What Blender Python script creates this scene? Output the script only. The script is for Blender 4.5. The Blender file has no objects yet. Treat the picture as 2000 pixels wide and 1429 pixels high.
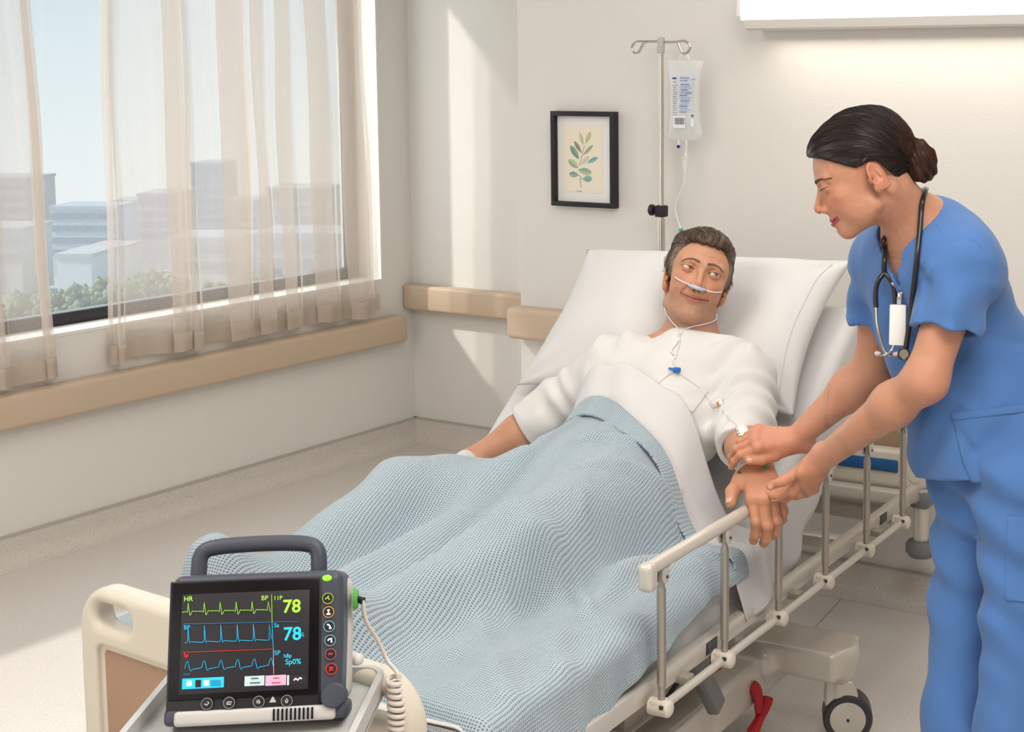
import bpy, bmesh, math, random
import numpy as np
from mathutils import Vector, Matrix, Euler
random.seed(7); np.random.seed(7)
SC = bpy.context.scene
COL = SC.collection
PI = math.pi
def rad(a): return a * PI / 180.0
# ------------------------------------------------------------------ camera
CX, CY, FPX, IMW = 1350.0, 480.0, 2937.0, 2000.0
YAW, PITCH, CAMH = rad(30.8), rad(6.5), 1.65
cam_d = bpy.data.cameras.new('camera'); cam = bpy.data.objects.new('camera', cam_d); COL.objects.link(cam)
cam.location = (0, 0, CAMH); cam.rotation_euler = (PI / 2 - PITCH, 0, YAW)
cam_d.sensor_width = 36.0; cam_d.lens = FPX / IMW * 36.0
cam_d.shift_x = (IMW / 2 - CX) / IMW; cam_d.shift_y = (CY - 1429 / 2) / IMW
cam_d.clip_start = 0.05; cam_d.clip_end = 3000
SC.camera = cam
# ------------------------------------------------------------------ view, world, sun, lamps
SC.view_settings.view_transform = 'Standard'; SC.view_settings.look = 'None'
SC.view_settings.gamma = 1.0; SC.view_settings.use_curve_mapping = False
SC.view_settings.exposure = -0.10
SC.cycles.max_bounces = 6; SC.cycles.diffuse_bounces = 3; SC.cycles.glossy_bounces = 3; SC.cycles.transmission_bounces = 4; SC.cycles.transparent_max_bounces = 12
SC.cycles.adaptive_threshold = 0.05
W = bpy.data.worlds.new('sky'); SC.world = W; W.use_nodes = True
nt = W.node_tree; nt.nodes.clear()
wo = nt.nodes.new('ShaderNodeOutputWorld'); bg = nt.nodes.new('ShaderNodeBackground')
tc = nt.nodes.new('ShaderNodeTexCoord'); sx = nt.nodes.new('ShaderNodeSeparateXYZ'); rp = nt.nodes.new('ShaderNodeValToRGB')
mr = nt.nodes.new('ShaderNodeMapRange'); mr.inputs[1].default_value = -0.12; mr.inputs[2].default_value = 0.6
nt.links.new(tc.outputs['Generated'], sx.inputs[0]); nt.links.new(sx.outputs[2], mr.inputs[0]); nt.links.new(mr.outputs[0], rp.inputs[0])
e = rp.color_ramp.elements
e[0].position = 0.0; e[0].color = (0.72, 0.74, 0.72, 1)
e[1].position = 1.0; e[1].color = (0.14, 0.30, 0.52, 1)
x = e.new(0.10); x.color = (0.66, 0.71, 0.72, 1)
x = e.new(0.30); x.color = (0.42, 0.54, 0.63, 1)
nt.links.new(rp.outputs[0], bg.inputs[0]); bg.inputs[1].default_value = 1.12
nt.links.new(bg.outputs[0], wo.inputs[0])
def light(name, kind, loc, rot, energy, color=(1, 1, 1), size=None, size_y=None, spread=None):
    d = bpy.data.lights.new(name, kind); o = bpy.data.objects.new(name, d); COL.objects.link(o)
    o.location = loc; o.rotation_euler = rot; d.energy = energy; d.color = color
    if kind == 'AREA':
        d.shape = 'RECTANGLE'; d.size = size; d.size_y = size_y or size
        if spread: d.spread = spread
    return o
sun_dir = Vector((0.56, 0.50, -0.62)).normalized()
sun = light('sun', 'SUN', (-12, -4, 12), sun_dir.to_track_quat('-Z', 'Y').to_euler(), 3.3, (1.0, 0.94, 0.86))
sun.data.angle = rad(2.5)
# window daylight (the window's own sky glow), added ceiling fill lights and the bed-head lamp
light('window_daylight', 'AREA', (-4.75, 3.9, 1.6), (0, -PI / 2, 0), 24, (0.93, 0.96, 1.0), 1.9, 1.7)
for nm, x, y, en in (('ceiling_fill_light', -0.3, 1.5, 48), ('ceiling_fill_light', -2.6, 0.9, 28), ('ceiling_fill_light', -1.6, 3.0, 16)):
    light(nm, 'AREA', (x, y, 2.66), (0, 0, 0), en, (1.0, 0.963, 0.915), 1.15, 1.15)
light('front_fill_light', 'AREA', (-2.2, -1.75, 1.5), (PI / 2, 0, 0), 36, (1.0, 0.96, 0.91), 3.4, 2.2)  # unseen fill light added behind the camera, no doorway there
# ------------------------------------------------------------------ pixel helper (a pixel and a depth give a point in the room)
_f = np.array([-math.sin(YAW), math.cos(YAW), 0.0]); RGT = np.array([math.cos(YAW), math.sin(YAW), 0.0]); _z = np.array([0, 0, 1.0])
FWD = _f * math.cos(PITCH) - _z * math.sin(PITCH); UPV = _f * math.sin(PITCH) + _z * math.cos(PITCH); CAM = np.array([0, 0, CAMH])
def ray(u, v): return FWD + RGT * (u - CX) / FPX + UPV * (CY - v) / FPX
def at(u, v, d): return CAM + ray(u, v) * d
def ony(u, v, y): r = ray(u, v); return CAM + r * (y / r[1])
def onx(u, v, x): r = ray(u, v); return CAM + r * (x / r[0])
def onz(u, v, z): r = ray(u, v); return CAM + r * ((z - CAMH) / r[2])
# ------------------------------------------------------------------ object helpers
def link(o, parent=None):
    COL.objects.link(o)
    if parent is not None:
        o.parent = parent
        o.matrix_parent_inverse = Matrix.Identity(4)
    return o
def thing(name, label, cat, loc=(0, 0, 0), rot=(0, 0, 0), group=None):
    o = bpy.data.objects.new(name, None); o.empty_display_size = 0.05
    COL.objects.link(o); o.location = loc; o.rotation_euler = rot
    o['label'] = label; o['category'] = cat
    if group: o['group'] = group
    bpy.context.view_layer.update()
    return o
def tag(o, label, cat, group=None):
    o['label'] = label; o['category'] = cat
    if group: o['group'] = group
    return o
def inv_of(parent):
    """matrix that takes world coordinates to the parent's local ones"""
    m = parent.matrix_basis.copy(); q = parent.parent
    while q is not None:
        m = q.matrix_basis @ m; q = q.parent
    return m.inverted()
def mobj(name, me, mat, parent=None, world=False, smooth=None):
    """one mesh object; world=True: vertices are in room coordinates, moved into the parent's space"""
    if parent is not None and world: me.transform(inv_of(parent))
    if mat is not None:
        for m in (mat if isinstance(mat, (list, tuple)) else [mat]): me.materials.append(m)
    if smooth is not None:
        if smooth is True: me.shade_smooth()
        else:
            me.shade_smooth(); me.set_sharp_from_angle(angle=rad(smooth))
    o = bpy.data.objects.new(name, me); link(o, parent)
    return o
class MB:
    """collects shapes into one mesh"""
    def __init__(s): s.bm = bmesh.new()
    def _xf(s, vs, M):
        if M is not None:
            for v in vs: v.co = M @ v.co
    def box(s, c, d, bev=0.0, seg=2, M=None, rot=None):
        r = bmesh.ops.create_cube(s.bm, size=1.0); vs = r['verts']
        for v in vs: v.co = Vector((v.co.x * d[0], v.co.y * d[1], v.co.z * d[2]))
        if bev > 0:
            es = list({e for v in vs for e in v.link_edges})
            r2 = bmesh.ops.bevel(s.bm, geom=es, offset=bev, segments=seg, profile=0.5, affect='EDGES')
            vs = list({v for v in r2['verts']} | {v for v in vs if v.is_valid})
        if rot is not None:
            R = Euler(rot).to_matrix()
            for v in vs: v.co = R @ v.co
        for v in vs: v.co += Vector(c)
        s._xf(vs, M); return s
    def tube(s, pts, r, n=10, cap=True, closed=False, M=None, flat=1.0):
        P = [Vector(p) for p in pts]; m = len(P)
        rs = r if isinstance(r, (list, tuple, np.ndarray)) else [r] * m
        rings = []; up = None
        for i in range(m):
            if closed: t = P[(i + 1) % m] - P[i - 1]
            else: t = P[min(i + 1, m - 1)] - P[max(i - 1, 0)]
            if t.length < 1e-9: t = Vector((0, 0, 1))
            t.normalize()
            if up is None:
                up = Vector((0, 0, 1)) if abs(t.z) < 0.9 else Vector((1, 0, 0))
            up = (up - t * up.dot(t))
            if up.length < 1e-6: up = t.orthogonal()
            up.normalize(); sd = t.cross(up)
            ring = []
            for k in range(n):
                a = 2 * PI * k / n
                co = P[i] + (up * math.cos(a) * flat + sd * math.sin(a)) * rs[i]
                ring.append(s.bm.verts.new(M @ co if M is not None else co))
            rings.append(ring)
        seq = list(range(m - 1)) + ([m - 1] if closed else [])
        for i in seq:
            a, b = rings[i], rings[(i + 1) % m]
            for k in range(n):
                s.bm.faces.new((a[k], a[(k + 1) % n], b[(k + 1) % n], b[k]))
        if cap and not closed:
            s.bm.faces.new(list(reversed(rings[0]))); s.bm.faces.new(rings[-1])
        return s
    def cyl(s, a, b, r, n=20, r2=None, M=None): return s.tube([a, b], [r, r if r2 is None else r2], n, M=M)
    def lathe(s, prof, n=24, c=(0, 0, 0), M=None):
        """prof: (radius, z) pairs about the z axis at c"""
        rings = []
        for (r, z) in prof:
            ring = []
            for k in range(n):
                a = 2 * PI * k / n; co = Vector((c[0] + r * math.cos(a), c[1] + r * math.sin(a), c[2] + z))
                ring.append(s.bm.verts.new(M @ co if M is not None else co))
            rings.append(ring)
        for i in range(len(rings) - 1):
            a, b = rings[i], rings[i + 1]
            for k in range(n): s.bm.faces.new((a[k], a[(k + 1) % n], b[(k + 1) % n], b[k]))
        if prof[0][0] > 1e-6: s.bm.faces.new(list(reversed(rings[0])))
        if prof[-1][0] > 1e-6: s.bm.faces.new(rings[-1])
        return s
    def prism(s, poly, axis, a, b, M=None, bev=0.0, seg=2):
        """extrude a polygon of 2D points along an axis ('x','y','z') from a to b"""
        def co(p, t):
            if axis == 'x': return Vector((t, p[0], p[1]))
            if axis == 'y': return Vector((p[0], t, p[1]))
            return Vector((p[0], p[1], t))
        A = [s.bm.verts.new(co(p, a)) for p in poly]; B = [s.bm.verts.new(co(p, b)) for p in poly]
        n = len(poly); fs = []
        fs.append(s.bm.faces.new(list(reversed(A)))); fs.append(s.bm.faces.new(B))
        for i in range(n): fs.append(s.bm.faces.new((A[i], A[(i + 1) % n], B[(i + 1) % n], B[i])))
        vs = A + B
        if bev > 0:
            es = list(set(fs[0].edges) | set(fs[1].edges))
            r = bmesh.ops.bevel(s.bm, geom=es, offset=bev, segments=seg, profile=0.5, affect='EDGES')
            vs = list({v for v in r['verts']} | {v for v in vs if v.is_valid})
        s._xf(vs, M); return s
    def sphere(s, c, r, n=16, m=10, sc=(1, 1, 1), M=None):
        prof = [(r * math.sin(PI * i / m), -r * math.cos(PI * i / m)) for i in range(m + 1)]
        rings = []
        for (q, z) in prof:
            if q < 1e-6:
                co = Vector((c[0], c[1], c[2] + z * sc[2])); rings.append([s.bm.verts.new(M @ co if M is not None else co)]); continue
            ring = []
            for k in range(n):
                a = 2 * PI * k / n; co = Vector((c[0] + q * math.cos(a) * sc[0], c[1] + q * math.sin(a) * sc[1], c[2] + z * sc[2]))
                ring.append(s.bm.verts.new(M @ co if M is not None else co))
            rings.append(ring)
        for i in range(m):
            a, b = rings[i], rings[i + 1]
            for k in range(n):
                if len(a) == 1: s.bm.faces.new((a[0], b[(k + 1) % n], b[k]))
                elif len(b) == 1: s.bm.faces.new((a[k], a[(k + 1) % n], b[0]))
                else: s.bm.faces.new((a[k], a[(k + 1) % n], b[(k + 1) % n], b[k]))
        return s
    def build(s, name, mat, parent=None, world=False, smooth=35):
        bmesh.ops.recalc_face_normals(s.bm, faces=s.bm.faces[:])
        me = bpy.data.meshes.new(name); s.bm.to_mesh(me); s.bm.free()
        return mobj(name, me, mat, parent, world, smooth)
def struct(o): o['kind'] = 'structure'; return o
def mesh_from(name, V, Fc, uv=None, colors=None):
    me = bpy.data.meshes.new(name)
    V = np.asarray(V, dtype=np.float32); Fc = np.asarray(Fc, dtype=np.int32)
    me.vertices.add(len(V)); me.vertices.foreach_set('co', V.ravel())
    k = Fc.shape[1]
    me.loops.add(Fc.size); me.loops.foreach_set('vertex_index', Fc.ravel())
    me.polygons.add(len(Fc)); me.polygons.foreach_set('loop_start', np.arange(0, Fc.size, k, dtype=np.int32))
    me.update(calc_edges=True)
    if uv is not None:
        l = me.uv_layers.new(name='UVMap'); l.data.foreach_set('uv', np.asarray(uv, dtype=np.float32)[Fc.ravel()].ravel())
    if colors is not None:
        a = me.attributes.new('Col', 'FLOAT_COLOR', 'POINT')
        c = np.ones((len(V), 4), dtype=np.float32); c[:, :3] = colors; a.data.foreach_set('color', c.ravel())
    return me
def grid_mesh(name, P, uv=None, closed_u=False):
    """P: (n, m, 3) array of points -> quad mesh"""
    n, m, _ = P.shape
    idx = np.arange(n * m).reshape(n, m)
    a = idx[:-1, :-1]; b = idx[1:, :-1]; c = idx[1:, 1:]; d = idx[:-1, 1:]
    F = np.stack([a, b, c, d], -1).reshape(-1, 4)
    return mesh_from(name, P.reshape(-1, 3), F, None if uv is None else uv.reshape(-1, 2))
def thick(o, t, off=0.0):
    md = o.modifiers.new('thickness', 'SOLIDIFY'); md.thickness = t; md.offset = off; return o
# ------------------------------------------------------------------ materials
def srgb(r, g, b):
    def f(c):
        c /= 255.0
        return c / 12.92 if c <= 0.04045 else ((c + 0.055) / 1.055) ** 2.4
    return (f(r), f(g), f(b), 1.0)
def nodes(m): return m.node_tree.nodes, m.node_tree.links
def mat(name, col, rough=0.5, metal=0.0, noise=None, bump=None, sss=0.0, spec=0.5, emit=None, estr=0.0, trans=0.0, alpha=1.0, sheen=0.0, coat=0.0, ior=1.45):
    """noise=(scale, amount): gentle mottling of the colour; bump=(scale, strength): fine relief"""
    m = bpy.data.materials.new(name); m.use_nodes = True
    N, L = nodes(m); b = N['Principled BSDF']
    b.inputs['Base Color'].default_value = col; b.inputs['Roughness'].default_value = rough; b.inputs['Metallic'].default_value = metal
    b.inputs['Specular IOR Level'].default_value = spec; b.inputs['IOR'].default_value = ior
    b.inputs['Transmission Weight'].default_value = trans; b.inputs['Alpha'].default_value = alpha
    b.inputs['Sheen Weight'].default_value = sheen; b.inputs['Coat Weight'].default_value = coat
    if sss > 0:
        b.inputs['Subsurface Weight'].default_value = sss; b.inputs['Subsurface Radius'].default_value = (1.0, 0.35, 0.2); b.inputs['Subsurface Scale'].default_value = 0.012
    if emit is not None:
        b.inputs['Emission Color'].default_value = emit; b.inputs['Emission Strength'].default_value = estr
    if noise or bump:
        co = N.new('ShaderNodeTexCoord')
    if noise:
        t = N.new('ShaderNodeTexNoise'); t.inputs['Scale'].default_value = noise[0]; t.inputs['Detail'].default_value = 4
        L.new(co.outputs['Object'], t.inputs['Vector'])
        mx = N.new('ShaderNodeMixRGB'); mx.blend_type = 'MIX'
        k = noise[1]
        mx.inputs[1].default_value = tuple(c * (1 - k) for c in col[:3]) + (1,); mx.inputs[2].default_value = tuple(min(1, c * (1 + k)) for c in col[:3]) + (1,)
        L.new(t.outputs['Fac'], mx.inputs[0]); L.new(mx.outputs[0], b.inputs['Base Color'])
    if bump:
        t2 = N.new('ShaderNodeTexNoise'); t2.inputs['Scale'].default_value = bump[0]; t2.inputs['Detail'].default_value = 3
        L.new(co.outputs['Object'], t2.inputs['Vector'])
        bp = N.new('ShaderNodeBump'); bp.inputs['Strength'].default_value = bump[1]; bp.inputs['Distance'].default_value = 0.002
        L.new(t2.outputs['Fac'], bp.inputs['Height']); L.new(bp.outputs[0], b.inputs['Normal'])
    return m
# ================================================================== the room
LX, BY, PY, PXL = -4.495, 5.10, 4.26, -3.25      # window wall, recess wall, head wall, its left corner
RX, FY, CH = 1.75, -1.9, 2.70
m_wall = mat('wall_paint', srgb(231, 227, 221), 0.75, noise=(3.0, 0.012), bump=(160, 0.25), spec=0.25)
m_ceil = mat('ceiling_paint', srgb(240, 238, 233), 0.8)
m_rail = mat('bumper_vinyl', srgb(205, 182, 158), 0.5, noise=(6, 0.02), bump=(240, 0.2), spec=0.35)
m_frame = mat('window_metal', srgb(38, 38, 44), 0.45)
m_reveal = mat('reveal_paint', srgb(238, 233, 224), 0.6)
m_white = mat('white_paint', srgb(240, 238, 234), 0.5)
def speckle(name, base, dark, lightc, rough):
    m = bpy.data.materials.new(name); m.use_nodes = True; N, L = nodes(m); b = N['Principled BSDF']; b.inputs['Roughness'].default_value = rough
    b.inputs['Specular IOR Level'].default_value = 0.4
    co = N.new('ShaderNodeTexCoord'); last = None
    col = N.new('ShaderNodeMixRGB'); col.inputs[1].default_value = base; col.inputs[2].default_value = tuple(c * 0.93 for c in base[:3]) + (1,)
    n0 = N.new('ShaderNodeTexNoise'); n0.inputs['Scale'].default_value = 1.3; L.new(co.outputs['Object'], n0.inputs['Vector']); L.new(n0.outputs['Fac'], col.inputs[0])
    prev = col.outputs[0]
    for sc, c, lo, hi, k in ((150, dark, 0.62, 0.72, 0.45), (95, lightc, 0.62, 0.70, 0.5), (260, dark, 0.60, 0.7, 0.3)):
        n = N.new('ShaderNodeTexNoise'); n.inputs['Scale'].default_value = sc; n.inputs['Detail'].default_value = 1.5
        L.new(co.outputs['Object'], n.inputs['Vector'])
        r = N.new('ShaderNodeMapRange'); r.inputs[1].default_value = lo; r.inputs[2].default_value = hi; r.inputs[4].default_value = k
        L.new(n.outputs['Fac'], r.inputs[0])
        mx = N.new('ShaderNodeMixRGB'); mx.inputs[2].default_value = c
        L.new(r.outputs[0], mx.inputs[0]); L.new(prev, mx.inputs[1]); prev = mx.outputs[0]
    L.new(prev, b.inputs['Base Color'])
    return m
m_floor = speckle('floor_vinyl', srgb(226, 219, 212), srgb(168, 156, 144), srgb(244, 240, 234), 0.38)
m_base = speckle('skirting_vinyl', srgb(218, 210, 201), srgb(158, 148, 138), srgb(236, 230, 223), 0.45)
struct(MB().box(((LX + RX) / 2, (FY + BY) / 2, -0.05), (RX - LX + 0.6, BY - FY + 0.6, 0.1)).build('floor', m_floor))
MB().tube([(-1.95, 4.20, 0.0006), (-1.86, 3.55, 0.0006), (-1.75, 2.7, 0.0006)], 0.0022, 6, flat=0.3).build('weld_seam', mat('weld_seam', srgb(196, 178, 140), 0.5), bpy.data.objects['floor'])
struct(MB().box(((LX + RX) / 2, (FY + BY) / 2, CH + 0.05), (RX - LX + 0.6, BY - FY + 0.6, 0.1)).build('ceiling', m_ceil))
# window wall with its opening
WY0, WY1, WZ0, WZ1 = 0.9, 4.907, 0.752, 2.46
wl = MB(); T = 0.24; wx = LX - T / 2
wl.box((wx, (FY + BY) / 2, WZ0 / 2), (T, BY - FY + 0.48, WZ0))
wl.box((wx, (FY + BY) / 2, (WZ1 + CH) / 2), (T, BY - FY + 0.48, CH - WZ1))
wl.box((wx, (WY1 + BY + 0.24) / 2, (WZ0 + WZ1) / 2), (T, BY + 0.24 - WY1, WZ1 - WZ0))
wl.box((wx, (FY - 0.24 + WY0) / 2, (WZ0 + WZ1) / 2), (T, WY0 - FY + 0.24, WZ1 - WZ0))
struct(wl.build('wall_left', m_wall))
struct(MB().box(((LX + PXL) / 2, BY + 0.12, CH / 2), (PXL - LX, 0.24, CH)).build('wall_recess', m_wall))
struct(MB().box(((PXL + RX) / 2, (PY + BY + 0.24) / 2, CH / 2), (RX - PXL, BY + 0.24 - PY, CH), 0.004, 2).build('wall_back', m_wall))
struct(MB().box((RX + 0.12, (FY + PY) / 2, CH / 2), (0.24, PY - FY, CH)).build('wall_right', m_wall))
struct(MB().box(((LX + RX) / 2, FY - 0.12, CH / 2), (RX - LX, 0.24, CH)).build('wall_front', m_wall))
# coved skirting with a thin capping strip
def cove(axis, s, base, a, b, name):
    h, t = 0.106, 0.012
    prof = [(0, 0), (t + 0.05, 0), (t + 0.05, 0.002), (t + 0.028, 0.008), (t + 0.012, 0.022), (t + 0.003, 0.042), (t, 0.06), (t, h), (0, h)]
    poly = [(base + s * p[0], p[1]) for p in prof]
    o = struct(MB().prism(poly, axis, a, b).build(name, m_base))
    cp = [(base, h), (base + s * (t + 0.003), h), (base + s * (t + 0.003), h + 0.006), (base, h + 0.006)]
    MB().prism(cp, axis, a, b).build('capping_strip', mat('capping', srgb(186, 180, 172), 0.5), o)
cove('y', 1, LX, FY, BY, 'baseboard_left')
cove('x', -1, BY, LX, PXL, 'baseboard_recess')
cove('x', -1, PY, PXL, RX, 'baseboard_back')
# bumper rails
struct(MB().box((LX + 0.04, (FY + 4.975) / 2, 0.541), (0.085, 4.975 - FY, 0.114), 0.016, 4).build('trim_1', m_rail))
struct(MB().box(((LX + PXL) / 2, BY - 0.035, 0.667), (PXL - LX, 0.075, 0.113), 0.016, 4).build('trim_2', m_rail))
struct(MB().box(((PXL + RX) / 2, PY - 0.03, 0.775), (RX - PXL + 0.03, 0.085, 0.112), 0.018, 4).build('trim_3', m_rail))
# window: reveal lining, dark metal frame, mullion, panes
win = MB(); fx = LX - 0.15
rl = 0.012
win.box((LX - 0.075, (WY0 + WY1) / 2, WZ0 + rl / 2), (0.155, WY1 - WY0, rl))
win.box((LX - 0.075, (WY0 + WY1) / 2, WZ1 - rl / 2), (0.155, WY1 - WY0, rl))
win.box((LX - 0.075, WY1 - rl / 2, (WZ0 + WZ1) / 2), (0.155, rl, WZ1 - WZ0 - 2 * rl))
win.box((LX - 0.075, WY0 + rl / 2, (WZ0 + WZ1) / 2), (0.155, rl, WZ1 - WZ0 - 2 * rl))
win = struct(win.build('window_1', m_reveal))
fr = MB(); w = 0.045
fr.box((fx, (WY0 + WY1) / 2, WZ0 + rl + w / 2), (0.05, WY1 - WY0 - 2 * rl, w), 0.003)
fr.box((fx, (WY0 + WY1) / 2, WZ1 - rl - w / 2), (0.05, WY1 - WY0 - 2 * rl, w), 0.003)
for y in (WY0 + rl + w / 2, 2.55, WY1 - rl - w / 2): fr.box((fx, y, (WZ0 + WZ1) / 2), (0.05, w, WZ1 - WZ0 - 2 * rl - 2 * w), 0.003)
fr.build('window_frame', m_frame, win)
def glass_mat(haze_veil=0.0):
    m = bpy.data.materials.new('window_glass'); m.use_nodes = True; N, L = nodes(m); N.clear()
    o = N.new('ShaderNodeOutputMaterial'); t = N.new('ShaderNodeBsdfTransparent'); t.inputs[0].default_value = (0.97, 0.99, 0.985, 1)
    g = N.new('ShaderNodeBsdfGlossy'); g.inputs['Roughness'].default_value = 0.02; 
    x = N.new('ShaderNodeMixShader'); x.inputs[0].default_value = 0.05; L.new(t.outputs[0], x.inputs[1]); L.new(g.outputs[0], x.inputs[2])
    d = N.new('ShaderNodeBsdfTranslucent'); d.inputs[0].default_value = (.9, .9, .9, 1); y = N.new('ShaderNodeMixShader'); y.inputs[0].default_value = haze_veil
    L.new(x.outputs[0], y.inputs[1]); L.new(d.outputs[0], y.inputs[2]); L.new(y.outputs[0], o.inputs[0])
    return m
m_glass = glass_mat(0.045)  # thin translucent veil imitates haze over the town
for (a, b) in ((WY0 + rl + w, 2.55 - w / 2), (2.55 + w / 2, WY1 - rl - w)):
    MB().box((fx, (a + b) / 2, (WZ0 + WZ1) / 2), (0.006, b - a, WZ1 - WZ0 - 2 * rl - 2 * w)).build('window_pane', m_glass, win)
# frames added around the unseen fill lights, overhead and behind the camera
for i, (x, y) in enumerate(((-0.3, 1.5), (-2.6, 0.9), (-1.6, 3.0))):
    q = MB()
    for s in (-1, 1): q.box((x + s * .595, y, CH - .02), (.03, 1.22, .04)); q.box((x, y + s * .595, CH - .02), (1.16, .03, .04))
    struct(q.build('trim_%d' % (4 + i), m_white))
q = MB()
for s in (-1, 1): q.box((-2.2 + s * 1.74, FY + .03, 1.5), (.06, .06, 2.38)); q.box((-2.2, FY + .03, 1.5 + s * 1.16), (3.42, .06, .06))
struct(q.build('fill_light_frame', m_white))  # added bars round the front fill light; the wall behind is solid
# ------------------------------------------------------------------ sheer curtains
def sheer(name, opac, col, trl=0.55):
    m = bpy.data.materials.new(name); m.use_nodes = True; N, L = nodes(m); N.clear()
    o = N.new('ShaderNodeOutputMaterial'); t = N.new('ShaderNodeBsdfTransparent')
    d = N.new('ShaderNodeBsdfDiffuse'); d.inputs[0].default_value = col; s = N.new('ShaderNodeBsdfTranslucent'); s.inputs[0].default_value = col
    a = N.new('ShaderNodeMixShader'); a.inputs[0].default_value = trl; L.new(d.outputs[0], a.inputs[1]); L.new(s.outputs[0], a.inputs[2])
    x = N.new('ShaderNodeMixShader')
    co = N.new('ShaderNodeTexCoord'); w1 = N.new('ShaderNodeTexNoise'); w1.inputs['Scale'].default_value = 900
    L.new(co.outputs['Object'], w1.inputs['Vector']); mp = N.new('ShaderNodeMapRange'); mp.inputs[1].default_value = 0.3; mp.inputs[2].default_value = 0.7
    mp.inputs[3].default_value = opac - 0.08; mp.inputs[4].default_value = opac + 0.08; L.new(w1.outputs['Fac'], mp.inputs[0]); L.new(mp.outputs[0], x.inputs[0])
    L.new(t.outputs[0], x.inputs[1]); L.new(a.outputs[0], x.inputs[2]); L.new(x.outputs[0], o.inputs[0])
    return m
m_sheer = sheer('sheer_fabric', 0.38, srgb(220, 207, 195), .34); m_hem = sheer('sheer_hem', 0.86, srgb(214, 199, 184), 0.3)
def curtain(name, label, y0, y1, pleats, zb, seed):
    """pleats: (y, width) places where the cloth doubles back on itself"""
    rnd = random.Random(seed)
    pts = [(y0, 0.012)]; pts += [(y0 + 0.03, 0.0)]
    for (y, w) in pleats:
        d = rnd.uniform(0.014, 0.026)
        pts += [(y - 0.012, 0.0), (y + w * 0.55, d * 0.9), (y + w, d * 1.15), (y + w * 0.75, d * 1.7), (y + w * 0.2, d * 1.5), (y, d * 1.6), (y + w * 0.35, d * 2.2), (y + w * 1.02, d * 2.0), (y + w + 0.03, 0.004)]
    pts += [(y1 - 0.03, 0.004), (y1, 0.016)]
    # resample as a smooth path
    P = np.array(pts); dd = np.r_[0, np.cumsum(np.hypot(*np.diff(P, axis=0).T))]
    n = int(dd[-1] / 0.006); t = np.linspace(0, dd[-1], n)
    Q = np.stack([np.interp(t, dd, P[:, 0]), np.interp(t, dd, P[:, 1])], 1)
    k = np.exp(-np.linspace(-2, 2, 7) ** 2); k /= k.sum()
    for j in range(2): Q[3:-3, j] = np.convolve(Q[:, j], k, 'same')[3:-3]
    zs = np.r_[np.linspace(2.52, zb + 0.078, 26), np.linspace(zb + 0.07, zb, 6)]
    A = np.zeros((len(zs), n, 3)); yc = (y0 + y1) / 2
    for i, z in enumerate(zs):
        f = (2.52 - z) / 1.9
        sp = 0.93 + 0.07 * f
        A[i, :, 1] = yc + (Q[:, 0] - yc) * sp + 0.004 * np.sin(7 * z + Q[:, 0] * 9)
        A[i, :, 0] = LX + 0.016 + Q[:, 1] * (0.75 + 0.45 * f) + 0.008 * f * (1 + np.sin(t * 26 + seed + 1.3 * np.sin(z * 3))) + 0.004 * (1 + np.sin(t * 61 + z * 4))
        A[i, :, 2] = z + (0.006 * np.sin(t * 17 + seed) if z < zb + 0.08 else 0)
    A[:, :, 0] = np.maximum(A[:, :, 0], LX + 0.012)
    nm = 25
    o = thing(name, label, 'curtain', (LX + 0.05, yc, 0.6), group='sheer curtains at the window')
    mobj('sheer_panel', grid_mesh('sheer_panel', A[:nm + 2]), m_sheer, o, True, True)
    B = A[nm + 1:].copy(); B[:, :, 0] += 0.0015
    mobj('hem', grid_mesh('hem', B), m_hem, o, True, True)
    return o
def yw(u, v=350): return onx(u, v, LX + 0.05)[1]
def pl(*us): return [(yw(a), yw(b) - yw(a)) for a, b in us]
curtain('sheer_curtain', 'beige sheer curtain panel bunched in pleats, reaching the corner of the room', yw(208), yw(738),
        pl((210, 224), (317, 352), (356, 374), (428, 483), (494, 524), (546, 579), (609, 655), (668, 718)), 0.632, 3)
curtain('sheer_curtain', 'beige sheer curtain panel at the left edge of the photo, cut by the frame', yw(-420), yw(86),
        pl((-380, -320), (-250, -200), (-130, -90), (-40, -10), (62, 82)), 0.622, 5)
rod = MB().cyl((LX + 0.05, 1.4, 2.54), (LX + 0.05, 5.0, 2.54), 0.012).build('curtain_track', m_white)
tag(rod, 'white curtain track above the window', 'curtain track')
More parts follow.
